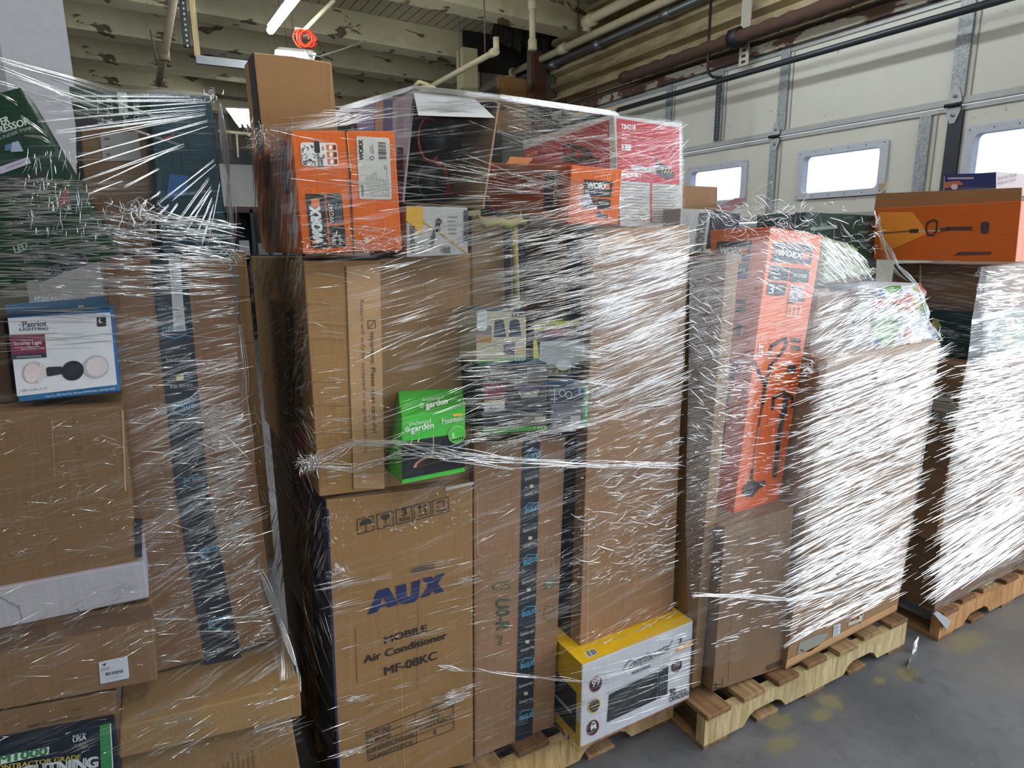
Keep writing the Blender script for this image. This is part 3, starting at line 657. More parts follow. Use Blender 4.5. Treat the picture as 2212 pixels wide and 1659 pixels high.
a = ret.art(); a.poly(k((775, 1636), (975, 1638), (945, 200), (728, 226)), '#b58f66', 1); a.line(k((728, 226), (740, 600), (775, 1640)), .003, '#6e4f30', L=2); crease(a, k, [(738, 330), (822, 420)], .0018, '#d0ad80'); a.done('taped_flap', ret.o)
a = ret.art('left'); k = C5
a.text('E01CC0691006042-3', *k((1884, 1212), (1872, 490), (1836, 1208)), '#2a2018', 2, .02)
a.lines(k((1895, 1215), (1900, 560), (1940, 560), (1930, 1215)), 3, '#33271d', 2, 3)
a.done('printed_side', ret.o)
a = ret.art('left'); a.poly(k((1872, 1578), (1952, 1604), (1942, 1262), (1834, 1234)), '#7b1636', 1); a.ell(*k((1890, 1420), (1912, 1425), (1888, 1350)), '#a04a66', 2); a.text('SALAMP', *k((1925, 1520), (1920, 1300), (1905, 1515)), '#a04a66', 2); a.done('red_label', ret.o, 'dark red paper label')

wide = Carton('wide plain brown carton behind the green fountain box', [(826, 1055), (1021, 1037), (1018, 546), (818, 560)], 1.605, .75, '#a5825e')
a = wide.art(); crease(a, C6, [(1520, 140), (1525, 1620)], .002); a.line(C6((1085, 300), (1118, 300), (1116, 270)), .0014, '#5d4a35'); a.done('crease_lines', wide.o)

# fountain box with gable lid
F = [at(x, y, Y=1.47) for x, y in C6((1085, 1606), (1486, 1527), (1489, 1112), (1083, 1186))]
tb = at(*C6((1060, 1015))[0], Y=1.60); tb2 = at(*C6((1470, 995))[0], Y=1.60)
fou = Carton('small bright green fountain box held against the plain carton', None, 0, 0, '#3fae3c', corners=F+[Vector((F[0].x, 1.60, F[0].z)), Vector((F[1].x, 1.60, F[1].z)), tb2, tb], mat=plain('#46b83c', .35), name='fountain_box')
a = fou.art(); k = C6
a.poly(k((1085, 1580), (1486, 1500), (1489, 1280), (1083, 1340)), '#17191c', 1)
a.poly(k((1085, 1606), (1486, 1527), (1486, 1515), (1085, 1592)), '#46b83c', 2)
a.text('enchanted', *k((1130, 1238), (1270, 1215), (1128, 1213)), '#e6f0df', 2); a.text('garden', *k((1142, 1278), (1286, 1248), (1140, 1240)), '#f2f7ee', 2, .02)
a.text('Fountain', *k((1340, 1225), (1470, 1204), (1338, 1190)), '#dff0d8', 2, .01); a.rbox(k((1410, 1178), (1470, 1172), (1470, 1156), (1410, 1162)), '#e8b04a', 2, .4)
for i in range(8):
    t = i*math.pi/4; a.line(k((1120+6*math.cos(t), 1260+6*math.sin(t)), (1120+20*math.cos(t), 1260+20*math.sin(t))), .0016, '#eef6ea')
a.ell(*k((1435, 1292), (1488, 1285), (1436, 1345)), '#46b83c', 3); a.ring(*k((1435, 1292), (1490, 1285), (1436, 1348)), .08, '#cfe8c6', 3)
a.text('5', *k((1402, 1310), (1418, 1308), (1402, 1284)), '#eef6ea', 4)
for i in range(5): a.ell(*k((1405+i*16, 1326-i*3), (1411+i*16, 1326-i*3), (1405+i*16, 1319-i*3)), '#14361a', 4, 8)
a.line(k((1283, 1300), (1286, 1345), (1280, 1400)), .0025, '#b9a68a'); a.line(k((1150, 1325), (1140, 1350)), .003, '#a9c08a'); a.line(k((1195, 1320), (1185, 1340)), .003, '#e0d9b0')
a.ell(*k((1260, 1480), (1360, 1455), (1265, 1530)), '#c08f6e', 2, a0=180, a1=360); a.ell(*k((1262, 1478), (1345, 1457), (1265, 1515)), '#2a211d', 3, a0=180, a1=360)
a.done('printed_front', fou.o)
a = Art(Face(F[3], F[2], tb)); a.text('enchanted', *k((1217, 1086), (1352, 1068), (1215, 1064)), '#e6f0df', 2); a.text('garden', *k((1240, 1132), (1376, 1100), (1237, 1094)), '#f2f7ee', 2, .02)
for i in range(8):
    t = i*math.pi/4; a.line(k((1212+6*math.cos(t), 1112+6*math.sin(t)), (1212+20*math.cos(t), 1112+20*math.sin(t))), .0016, '#eef6ea')
a.done('printed_lid', fou.o)

# tall carton with parcel tape, 'U0-R'
uor = Carton('tall brown carton with dark parcel tape and green stencil letters, beside the air conditioner carton', [(1026, 1656), (1196, 1614), (1222, 945), (1023, 958)], 1.575, .42, '#a07b5c')
k = D3
prime_tape(uor, 'front', [(330, 1578), (438, 1540), (492, -470), (380, -455)], k, [(470-i*9, 300+i*330, 383-i*9, 330+i*330, 42) for i in range(-2, 4)])
a = uor.art(); a.text('U0-R', *k((212, 575), (213, 772), (294, 572)), '#3c4f38', 2, .02); a.text('ZFW', *k((213, 802), (215, 872), (249, 802)), '#3c4f38', 2); a.text('CS', *k((190, 522), (302, 508), (190, 468)), '#5a6650', 2)
a.ring(*k((550, 665), (587, 655), (548, 612)), .12, '#57684a', 2); a.line(k((530, 680), (570, 650)), .003, '#57684a'); a.rbox(k((518, 512), (582, 498), (580, 440), (518, 452)), '#55694c', 2, .1)
crease(a, k, [(95, -100), (92, 290), (130, 300)], .002, '#c7a27a'); crease(a, k, [(92, 300), (80, 1600)], .0016, '#7e5f41')
a.done('printed_front', uor.o)

# microwave box
mw = Carton('white and yellow microwave oven box sticking out low at the centre stack corner', D3((745, 1560), (1440, 1230), (1467, 715), (760, 995)), 1.45, .33, '#d9d9de', mat=card('#e4e4ea', .4, .3), bevel=.004, name='microwave_box')
a = mw.art(); k = D3
a.text('Continental', *k((1005, 1052), (1300, 912), (1045, 968)), '#4a4b52', 2); a.text('MICROONDAS', *k((1077, 1056), (1195, 1006), (1075, 1038)), '#4a4b52', 2, .01)
a.rbox(k((916, 1360), (1235, 1212), (1240, 1030), (930, 1182)), '#15171b', 1, .04); a.rbox(k((945, 1300), (1190, 1188), (1195, 1080), (950, 1195)), '#23262b', 2, .08)
a.rbox(k((1238, 1210), (1300, 1178), (1308, 1003), (1243, 1030)), '#2b2e33', 1, .04); a.rbox(k((918, 1180), (1308, 1000), (1308, 990), (920, 1168)), '#a9b2b8', 2, .2)
for r in range(5):
    for cc in range(3): x, y = 1252+cc*17, 1085+r*18-cc*8; a.rbox(k((x, y), (x+11, y-5), (x+11, y-14), (x, y-9)), '#6b7076', 2, .2)
for (x, y, rx, col) in ((845, 1115, 37, '#8a2a2a'), (835, 1250, 37, '#c9b032'), (827, 1392, 37, '#8a2a2a'), (1360, 1000, 31, '#4a3436')):
    a.ell(*k((x, y), (x+rx, y-rx*.42), (x-2, y-rx*1.25)), '#2a2426' if col != '#4a3436' else '#4a3436', 1); a.ring(*k((x, y), (x+rx*1.05, y-rx*.44), (x-2, y-rx*1.3)), .14, col, 2)
a.text('99', *k((820, 1135), (870, 1112), (818, 1095)), '#d8d8d8', 3, .02); a.line(k((812, 1262), (862, 1240)), .004, '#c9b032', 3); a.text('700', *k((1340, 1008), (1380, 992), (1340, 975)), '#d8d8d8', 3)
a.rbox(k((812, 1410), (848, 1394), (846, 1366), (810, 1382)), '#d8d8d8', 3, .1); a.ring(*k((828, 1378), (842, 1372), (828, 1352)), .3, '#d8d8d8', 3)
a.text('20', *k((1316, 1202), (1352, 1186), (1314, 1150)), '#3a3b40', 2, .02); a.text('LITROS DE', *k((1358, 1184), (1422, 1156), (1357, 1166)), '#3a3b40', 2); a.text('CAPACIDAD', *k((1314, 1230), (1440, 1182), (1312, 1202)), '#3a3b40', 2, .01)
a.poly(k((1350, 915), (1462, 868), (1463, 838), (1352, 888)), '#e2a93a', 1); a.text('2', *k((1372, 868), (1398, 857), (1368, 822)), '#3a3b40', 2, .02); a.text('AÑOS', *k((1400, 862), (1455, 840), (1398, 842)), '#3a3b40', 2)
a.line(k((748, 1532), (1438, 1205)), .0022, '#b5442f')
a.done('printed_front', mw.o)
a = mw.art('left'); P = mw.F; B = mw.B
f = lambda u, v: B[0].lerp(P[0], u).lerp(B[3].lerp(P[3], u), v)
a.add([f(0, .45), f(1, .45), f(1, 1), f(0, 1)], [(0, 1, 2, 3)], '#c9a51c', 1); a.add([f(.55, 0), f(1, 0), f(1, .3), f(.55, .3)], [(0, 1, 2, 3)], '#c9a51c', 1); a.add([f(0, .12), f(.93, .12), f(.93, .62), f(0, .62)], [(0, 1, 2, 3)], '#22262c', 2); a.add([f(0, .3), f(.85, .3), f(.85, .34), f(0, .34)], [(0, 1, 2, 3)], '#9fa6ad', 3)
a.text('2', *k((640, 1470), (668, 1500), (645, 1400)), '#dcdcdc', 3, .02); a.text('AÑOS', *k((662, 1490), (738, 1548), (664, 1452)), '#e8c02a', 3, .02); a.done('printed_side', mw.o)
a = mw.art('top'); T = [mw.F[3], mw.F[2], mw.B[2], mw.B[3]]
a.add(T, [(0, 1, 2, 3)], '#e3b512', 1); a.bars(k((800, 950), (858, 925), (835, 895), (780, 915)), 18, '#26262a', 3, 2); a.poly(k((795, 955), (862, 926), (836, 890), (772, 917)), '#e5e5e5', 2)
a.done('yellow_lid', mw.o, 'glossy yellow lid')

# tall plain carton at the right corner, standing on the microwave box
tall = Carton('tall plain brown carton at the right corner, standing on the microwave box', [(1252, 1402), (1453, 1326), (1488, 487), (1284, 494)], [1.53, 1.53, 1.53, 1.53], .36, '#a97f59')
a = tall.art(); crease(a, C7, [(1030, 520), (1030, 900)], .0016, '#7b5a3b'); crease(a, D3, [(1050, 240), (1020, 420), (1015, 780)], .0016, '#866545'); crease(a, D3, [(800, 0), (795, 600), (790, 870)], .0025, '#c6a078')
a.rbox(C7((850, 160), (1090, 60), (1080, 20), (870, 40)), '#c2a27c', 0, .1); a.done('crease_lines', tall.o)
a = tall.art('left'); f = lambda u, v: tall.B[0].lerp(tall.F[0], u).lerp(tall.B[3].lerp(tall.F[3], u), v)
a.add([f(.62, 0), f(.86, 0), f(.86, 1), f(.62, 1)], [(0, 1, 2, 3)], NAVY, 1); a.done('dark_tape', tall.o, 'dark navy tape')

# box backing the middle column
mid = Carton('brown carton with narrow dark tape behind the small lamp boxes', [(1023, 952), (1131, 952), (1131, 470), (1018, 466)], 1.64, .5, '#97795a')
a = mid.art(); a.poly([(1098, 950), (1104, 950), (1102, 480), (1086, 480)], NAVY, 1); a.poly([(1122, 950), (1130, 950), (1131, 480), (1120, 480)], NAVY, 1); a.done('dark_tape', mid.o, 'dark navy tape')
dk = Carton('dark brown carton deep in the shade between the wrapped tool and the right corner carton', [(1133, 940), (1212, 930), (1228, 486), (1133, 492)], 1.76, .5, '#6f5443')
# tool wrapped in yellowish paper
tool = empty('wrapped_tool', at(1115, 665, Y=1.60), 'long handled tool wrapped in crumpled pale yellow paper above the lamp boxes', 'tool')
tube('handle', [at(1110, 480, Y=1.61), at(1113, 560, Y=1.61), at(1117, 668, Y=1.61)], .009, plain('#a49c62', .6), tool)
tube('head', [at(1028, 466, Y=1.61), at(1050, 484, Y=1.60), at(1075, 478, Y=1.60), at(1100, 484, Y=1.60), at(1122, 476, Y=1.60), at(1135, 482, Y=1.61)], .012, plain('#b3a86e', .6), tool, rad=[.004, .013, .01, .013, .012, .006])
tube('paper_wisp', [at(1122, 478, Y=1.60), at(1128, 468, Y=1.60), at(1124, 458, Y=1.60)], .002, plain('#b3a86e', .6), tool)

def lampbox(label, q, Y, d, col, paint):
    c = Carton(label, q, Y, d, col, mat=plain(col, .45), bevel=.002, name='lamp_box'); a = c.art(); paint(a, c); a.done('printed_front', c.o)
    a = c.art('top'); a.add([c.F[3], c.F[2], c.B[2], c.B[3]], [(0, 1, 2, 3)], '#2c5f86', 1); a.done('blue_lid', c.o, 'blue lid'); return c
k = C7
def pv(a, c):
    a.poly(k((85, 820), (400, 795), (400, 515), (85, 508)), '#b9b59a', 1); a.poly(k((85, 842), (400, 815), (400, 802), (85, 815)), '#3f9a3a', 1)
    for x in (192, 290): a.poly(k((x, 672), (x+82, 672), (x+66, 566), (x+45, 558), (x+22, 560), (x+8, 570)), '#3f4352', 2)
    a.poly(k((310, 545), (400, 545), (400, 520), (310, 518)), '#3a3b3e', 2); a.text('2-Pack', *k((314, 540), (398, 540), (314, 524)), '#e8e8e8', 3, .02)
    a.rbox(k((85, 708), (180, 708), (180, 660), (85, 660)), '#a97746', 2, .05); a.rbox(k((85, 658), (180, 658), (180, 600), (85, 600)), '#5a5358', 2, .05); a.rbox(k((255, 785), (328, 785), (328, 705), (258, 705)), '#463f55', 2, .05); a.rbox(k((335, 785), (392, 783), (390, 745), (335, 745)), '#c0a052', 2, .05)
    a.text('Patriot', *k((120, 560), (168, 560), (120, 540)), '#6a6860', 2); a.text('LED', *k((330, 825), (395, 820), (330, 808)), '#d8e8d0', 3, .02); a.text('INSTALL', *k((90, 782), (150, 780), (90, 770)), '#55534a', 2)
    a.rbox(k((85, 635), (150, 630), (155, 500), (88, 500)), '#cdd0cc', 3, .3)
lampbox('pale two-pack lamp box with green base strip, top left of the small lamp boxes', k((85, 842), (400, 815), (400, 512), (85, 505)), 1.50, .11, '#a9a68e', pv)
def pw(a, c):
    a.poly(k((130, 1290), (535, 1262), (535, 1236), (130, 1252)), '#4f9a3a', 1); a.text('Patriot', *k((178, 915), (283, 910), (178, 890)), '#e0ded6', 2, .01); a.text('LIGHTING', *k((176, 934), (282, 930), (176, 922)), '#e0ded6', 2)
    a.rbox(k((132, 1070), (265, 1062), (265, 962), (130, 966)), '#7d2846', 2, .04); a.text('Post Cap', *k((176, 980), (222, 978), (176, 972)), '#e0c8d0', 3); a.text('Landscape', *k((152, 1000), (245, 997), (152, 984)), '#e8d8dc', 3, .01)
    a.rbox(k((132, 1145), (265, 1138), (265, 1070), (132, 1074)), '#bdbdb9', 2, .04); a.poly(k((132, 1092), (265, 1086), (265, 1070), (132, 1074)), '#b89a52', 3); a.text('Riso', *k((165, 1135), (228, 1130), (170, 1110)), '#3a3f4c', 3)
    a.rbox(k((408, 898), (525, 890), (525, 858), (408, 865)), '#c9cdd0', 2, .06); a.text('5x BRIGHTER', *k((412, 892), (520, 884), (412, 872)), '#3a3f4c', 3, .01)
    a.poly(k((318, 990), (375, 1022), (488, 1005), (440, 965)), '#494660', 2); a.poly(k((345, 1018), (375, 1062), (470, 1050), (485, 1008), (375, 1024)), '#a9a092', 2); a.line(k((372, 1024), (385, 1060)), .002, '#33303a', 3)
    a.rbox(k((455, 1215), (525, 1210), (525, 1175), (455, 1180)), '#b5a58a', 2, .05); a.text('LED', *k((450, 1256), (525, 1250), (450, 1242)), '#e0ead8', 3, .02)
lampbox('black landscape lamp box with blue lid and wine red label, middle of the small boxes', k((130, 1290), (535, 1264), (535, 838), (108, 862)), 1.485, .12, '#1f242b', pw)
def px_(a, c):
    a.poly(k((450, 635), (545, 620), (740, 590), (740, 565), (450, 578)), '#b3b53a', 1); a.text('PERFORMAX', *k((476, 612), (588, 606), (478, 592)), '#2a2a24', 2, .02); a.text('CUT', *k((458, 668), (500, 665), (458, 648)), '#d8d8d4', 2, .02)
    a.poly(k((480, 850), (800, 830), (790, 690), (490, 700)), '#9fa5a8', 2); a.ell(*k((605, 665), (705, 660), (605, 612)), '#8a5a60', 3, a0=0, a1=180); a.poly(k((445, 810), (482, 806), (468, 690), (446, 694)), '#c4c63a', 2)
    a.ell(*k((640, 850), (690, 848), (640, 815)), '#b9bcbc', 3); a.text('7 9 1/2', *k((540, 912), (680, 895), (545, 885)), '#9a9a52', 3, .02)
px = Carton('grey and yellow tool box with round saw blade print, right of the lamp boxes', k((455, 925), (800, 905), (790, 562), (448, 572)), 1.56, .12, '#2b2c2e', mat=plain('#2b2c2e', .5), bevel=.002, name='saw_blade_box'); a = px.art(); px_(a, px); a.done('printed_front', px.o)
def py_(a, c):
    a.poly(k((560, 1268), (795, 1235), (795, 1090), (560, 1100)), '#5d5d66', 1); a.poly(k((760, 1240), (796, 1235), (798, 980), (765, 985)), '#3d9142', 2)
    for x, y in ((630, 1028), (672, 1040)): a.ring(*k((x, y), (x+22, y), (x, y-24)), .25, '#a9acb2', 2)
    for y in (1010, 1040, 1070): a.line(k((560, y), (600, y-4)), .002, '#aeb6bd', 2)
    a.line(k((582, 990), (582, 1090)), .002, '#aeb6bd', 2); a.poly(k((730, 1040), (752, 1038), (752, 985), (730, 988)), '#4a7aa8', 2); a.rbox(k((680, 1230), (745, 1222), (745, 1170), (682, 1175)), '#b0a9a9', 2, .1)
    a.text('MAZE LED', *k((792, 1170), (795, 990), (775, 1170)), '#d6ead6', 3, .01)
lampbox('blue edged wire shelf lamp box, lowest right of the small boxes', k((560, 1270), (795, 1236), (797, 966), (542, 986)), 1.50, .12, '#23303e', py_)

# small hammer drill box 'WORKS'
wk = Carton('white and yellow cordless tool box under the open carton', C2((1117, 1640), (1507, 1620), (1505, 1322), (1112, 1310)), 1.53, .3, '#b9b7b2', mat=card('#c2c0bb', .5, .3), name='tool_box')
a = wk.art(); k = C2
a.poly(k((1112, 1405), (1218, 1500), (1218, 1320), (1112, 1312)), '#c79a2e', 1); a.text('WELDWORKS', *k((1172, 1612), (1166, 1440), (1140, 1612)), '#4a4238', 2, .02); a.line(k((1218, 1410), (1350, 1500), (1500, 1612)), .003, '#c79a2e', 2)
a.poly(k((1300, 1405), (1318, 1388), (1342, 1405), (1325, 1440), (1330, 1470), (1300, 1490), (1285, 1575), (1252, 1580), (1275, 1490), (1300, 1450)), '#2a2a2c', 2); a.ring(*k((1308, 1465), (1322, 1462), (1312, 1440)), .3, '#b9b7b2', 3)
a.rbox(k((1478, 1535), (1507, 1535), (1507, 1340), (1480, 1340)), '#2c3440', 2, .1); a.lines(k((1380, 1500), (1440, 1500), (1440, 1370), (1380, 1370)), 5, '#77746c', 2, 5, .3); a.bars(k((1330, 1612), (1395, 1612), (1395, 1570), (1330, 1570)), 14, '#4a4740', 2)
a.rbox(k((1190, 1612), (1235, 1612), (1232, 1540), (1190, 1540)), '#8d8a80', 2, .1)
a.done('printed_front', wk.o)

# orange box with label, left
k6 = K(560, 250, 5.353)
ow = Carton('orange tool box with grey label panel, upper left of the centre stack', [(655, 549), (869, 541), (852, 283), (628, 282)], 1.50, .52, '#c9682a', mat=card('#dc661c', .45, .4), name='tool_box')
a = ow.art(); k = k6
a.line(k((1000, 160), (1045, 620), (1090, 1600)), .004, '#3a2416', 1); a.line(k((1010, 200), (1055, 640)), .002, '#e08a4a', 2)
a.rbox(k((495, 582), (922, 580), (895, 316), (472, 308)), '#d6d3cd', 1, .12)
rn = random.Random(5)
for i in range(46):
    x, y = rn.uniform(492, 650), rn.uniform(325, 565); t = rn.uniform(0, 3.1); L = rn.uniform(8, 26); a.line(k((x, y), (x+L*math.cos(t), y+L*math.sin(t))), .0016, '#2a2726')
a.rbox(k((640, 436), (706, 442), (690, 286), (628, 290)), '#262424', 2, .45); a.text('POWER', *k((705, 592), (690, 440), (680, 592)), '#2a2726', 2, .03); a.text('SHARE', *k((745, 600), (728, 480), (715, 600)), '#2a2726', 2, .03)
for j in range(3):
    y = 335+j*82; a.rbox(k((778+j*8, y+66), (898+j*8, y+68), (890+j*8, y), (770+j*8, y)), '#cf6c2a', 2, .1); a.ell(*k((820+j*8, y+34), (840+j*8, y+34), (820+j*8, y+6)), '#e6e2dc', 3); a.ell(*k((868+j*7, y+34), (884+j*7, y+34), (868+j*7, y+6)), '#33302e', 3)
a.lines(k((735, 520), (765, 520), (750, 330), (722, 330)), 2, '#a9562a', 2, 9)
a.done('printed_front', ow.o)
a = ow.art(); a.rbox(k((1160, 964), (1532, 970), (1502, 258), (1118, 235)), '#bab6ae', 1, .05)
a.text('WORX', *k((1205, 512), (1192, 282), (1158, 512)), '#1e1d1d', 2, .05); a.text('WG547', *k((1213, 932), (1203, 800), (1182, 932)), '#1e1d1d', 2, .03)
a.bars(k((1378, 510), (1470, 512), (1460, 310), (1370, 305)), 22, '#33312f', 2, 3, False); a.ring(*k((1300, 490), (1324, 490), (1300, 464)), .3, '#44413e', 2); a.ring(*k((1455, 600), (1472, 600), (1455, 582)), .4, '#44413e', 2)
a.lines([k((1275, 450))[0], k((1275, 310))[0], k((1325, 310))[0], k((1325, 450))[0]], 4, '#55524e', 2, 4, .35)
a.lines([k((1225, 932))[0], k((1215, 620))[0], k((1500, 600))[0], k((1510, 940))[0]], 14, '#66625d', 2, 8, .28)
a.done('grey_label', ow.o, 'grey product label')
a = ow.art()
a.rbox(k((600, 1535), (802, 1530), (750, 905), (535, 905)), '#1f2020', 1, .06); a.text('WORX', *k((745, 1480), (700, 1060), (625, 1475)), '#d6d5d2', 2, .05); a.poly(k((598, 1062), (702, 1060), (690, 962), (598, 962)), '#cf6c2a', 2); a.poly(k((610, 1485), (660, 1480), (650, 1440), (605, 1442)), '#cf6c2a', 3)
a.rbox(k((800, 1242), (977, 1240), (950, 900), (772, 900)), '#1f2020', 1, .08); a.text('WG547', *k((868, 1238), (850, 1018), (815, 1238)), '#d6d5d2', 2, .0); a.lines(k((880, 1235), (865, 980), (945, 980), (962, 1235)), 5, '#8d8a86', 2, 11, .3)
a.rbox(k((822, 1528), (1002, 1512), (985, 1268), (808, 1276)), '#1f2020', 1, .08); a.text('20cm', *k((885, 1500), (872, 1360), (850, 1500)), '#c9c7c2', 2); a.text('3mph', *k((950, 1500), (940, 1380), (915, 1500)), '#c9c7c2', 2)
a.ring(*k((558, 885), (620, 882), (558, 830)), .06, '#e39a5c', 1); a.rbox(k((1218, 1468), (1272, 1466), (1270, 1412), (1216, 1414)), '#d9b8a0', 1, .1)
a.done('black_print_panels', ow.o)
a = ow.art('left'); a.poly(C2((345, 1235), (385, 1245), (345, 895), (305, 895)), '#262a2a', 1); a.poly(C2((385, 1500), (405, 1500), (400, 1420), (378, 1420)), '#1f2422', 1); a.text('WORX', *C2((235, 1200), (262, 1020), (208, 1180)), '#5d3424', 1, .03); a.done('printed_side', ow.o)

# plain carton standing highest
tl = at(548, 112, Y=2.2); tr = at(716, 133, Y=2.2)
zb = 1.70
pl = Carton('plain brown carton standing tallest at the back of the centre stack', None, 0, 0, '#ab8258', corners=[Vector((tl.x+.012, 2.2, zb)), Vector((tr.x+.02, 2.2, zb)), tr, tl, Vector((tl.x+.0, 2.38, zb)), Vector((tr.x, 2.38, zb)), tr+Vector((0, .17, 0)), tl+Vector((-.005, .17, 0))])
a = pl.art(); crease(a, C2, [(150, 340), (390, 362), (630, 405)], .003, '#c39a70'); crease(a, C2, [(632, 410), (640, 800)], .002, '#c39a70'); crease(a, C2, [(210, 690), (260, 790)], .0012, '#8a6642'); a.done('crease_lines', pl.o)
a = pl.art('left'); f = lambda u, v: pl.B[0].lerp(pl.F[0], u).lerp(pl.B[3].lerp(pl.F[3], u), v)
a.add([f(.45, 0), f(.97, 0), f(.97, 1), f(.45, 1)], [(0, 1, 2, 3)], '#2a2b2e', 1); a.done('dark_side_band', pl.o, 'dark band')  # broad dark band down the left side

# open carton with a dark red-rimmed tool inside
oc = empty('open_carton', at(868, 440, Y=1.6), 'open fronted carton with white hanging flap and dark tool inside', 'box')
P = [at(x, y, Y=1.57) for x, y in ((868, 441), (1046, 452), (1081, 217), (893, 194))]
Bk = [p+Vector((0, .55, 0)) for p in P]; ins = card('#6e5a46', .8); th = .006
def panel3(name, c4, n, m, par=oc): # thin panel from 4 corners with thickness
    c4 = [Vector(c) for c in c4]; return hexmesh(name, c4+[c+n*th for c in c4], m, par, .001)
panel3('left_panel', [Bk[0], P[0], P[3], Bk[3]], Vector((1, 0, 0)), card('#8e8795', .5, .4)); panel3('right_panel', [P[1], Bk[1], Bk[2], P[2]], Vector((-1, 0, 0)), card('#a58766'))
panel3('bottom_panel', [P[0], P[1], Bk[1], Bk[0]], Vector((0, 0, 1)), ins); panel3('back_panel', [Bk[0], Bk[1], Bk[2], Bk[3]], Vector((0, -1, 0)), ins)
panel3('top_panel', [P[3], P[2], Bk[2], Bk[3]], Vector((0, 0, -1)), card('#7d6a58'))
fl = [at(*p, Y=1.555) for p in C2((1157, 752), (1640, 766), (1543, 622), (1160, 588))]; fl[0].y = fl[1].y = 1.52
panel3('white_flap', [fl[0], fl[1], fl[2], fl[3]], Vector((0, .4, 0)), card('#d9d9d9', .6, .3))['label'] = 'white inner side of a torn front flap'
a = Art(Face(Bk[0], P[0], Bk[3])); k = C2
a.poly(k((1030, 1080), (1110, 1085), (1160, 590), (1030, 640)), '#a39aa8', 1); a.poly(k((960, 1090), (1030, 1090), (1030, 600), (965, 620)), '#5f5c86', 1); a.poly(k((915, 1000), (968, 1000), (972, 640), (920, 650)), '#b08a78', 2); a.poly(k((780, 860), (912, 900), (915, 650), (790, 690)), '#8a84a8', 1); a.poly(k((750, 705), (775, 700), (810, 830), (785, 830)), '#2f262c', 2)
a.lines(k((1058, 860), (1062, 640), (1100, 640), (1098, 860)), 5, '#6d6672', 2, 6, .3); a.rbox(k((1050, 1180), (1095, 1180), (1100, 940), (1060, 940)), '#2a2226', 2, .1)
a.done('printed_side', oc)
c = Art(Face(P[0], P[1], P[3]))
bl = empty('leaf_blower', at(960, 420, Y=1.75), 'dark power tool with red rimmed nozzle lying inside the open carton', 'tool')
M_RED = plain('#b5382f', .35); M_TD = plain('#1b1c20', .4)
def torus_ring(name, c_, rx, rz, r, m, par, n=28, yaw=0):
    pts = [(c_[0]+rx*math.cos(2*math.pi*i/n), c_[1]+.25*rx*math.cos(2*math.pi*i/n), c_[2]+rz*math.sin(2*math.pi*i/n)) for i in range(n+1)]
    return tube(name, pts, r, m, par, n=6, cap=False)
n0 = at(926, 302, Y=1.72); n1 = at(968, 302, Y=1.80)
tube('nozzle', [n0, n0.lerp(n1, .5), n1, n1+Vector((.06, .14, 0))], .04, M_TD, bl, n=20, rad=[.046, .044, .05, .04])
torus_ring('nozzle_rim', n0+Vector((.0, -.004, 0)), .035, .055, .0035, M_RED, bl); torus_ring('nozzle_rim', n1+Vector((.012, -.03, 0)), .042, .058, .004, plain('#5d2230', .35), bl)
b0 = at(930, 395, Y=1.74); tube('motor_body', [b0, b0+Vector((.02, .1, 0)), b0+Vector((.03, .2, 0))], .05, M_TD, bl, n=20, rad=[.046, .05, .046])
torus_ring('motor_rim', b0+Vector((0, -.005, 0)), .045, .048, .004, plain('#2f3a35', .4), bl)
tube('neck', [n0+Vector((.03, .05, -.05)), b0+Vector((.055, .05, .05)), b0+Vector((.07, .05, -.03))], .016, M_RED, bl, n=8)
tag(tube('zip_cord', [at(895, 186, Y=1.66), at(905, 177, Y=1.66), at(925, 184, Y=1.68), at(938, 190, Y=1.66), at(920, 188, Y=1.63), at(900, 190, Y=1.64)], .005, plain('#b0a47c', .7), n=6), 'crumpled tan paper wad lying on top of the open carton', 'paper')

# long orange saw box, its end facing us
k = C3
F = [at(x, y, Y=1.50) for x, y in k((665, 1422), (985, 1432), (1015, 1082), (692, 1052))]
bl0, tl0 = at(1056, 450, Y=2.05), at(1050, 351, Y=2.05); w = F[1]-F[0]
cs = Carton('long orange hedge saw box lying with its end toward us beside the red box', None, 0, 0, '#cf6c2a', mat=card('#dc661c', .45, .4), corners=F+[bl0, bl0+w, tl0+w, tl0], name='saw_box')
a = cs.art()
a.rbox(k((765, 1252), (940, 1256), (955, 1156), (768, 1142)), '#1f2020', 1, .06); a.text('WORX', *k((790, 1200), (915, 1206), (790, 1162)), '#d6d5d2', 2, .05); a.poly(k((905, 1206), (930, 1207), (932, 1175), (908, 1173)), '#cf6c2a', 3); a.text("it's your nature", *k((780, 1225), (925, 1236), (781, 1210)), '#d6d5d2', 2, .01)
a.rbox(k((752, 1322), (840, 1328), (845, 1264), (755, 1258)), '#1f2020', 1, .06); a.text('20V', *k((760, 1285), (790, 1287), (760, 1270)), '#d6d5d2', 2); a.text('22" (56cm)', *k((760, 1312), (832, 1317), (760, 1297)), '#d6d5d2', 2)
a.rbox(k((850, 1330), (935, 1332), (940, 1270), (853, 1265)), '#1f2020', 1, .06); a.text('WG255', *k((862, 1302), (925, 1306), (862, 1284)), '#d6d5d2', 2)
a.poly(k((845, 1380), (850, 1350), (870, 1345), (880, 1360), (920, 1368), (925, 1390), (880, 1388)), '#24211f', 2); a.ring(*k((950, 1128), (982, 1130), (952, 1092)), .07, '#e39a5c', 1); a.ring(*k((950, 1128), (964, 1129), (952, 1108)), .1, '#e39a5c', 1)
a.done('printed_end', cs.o)
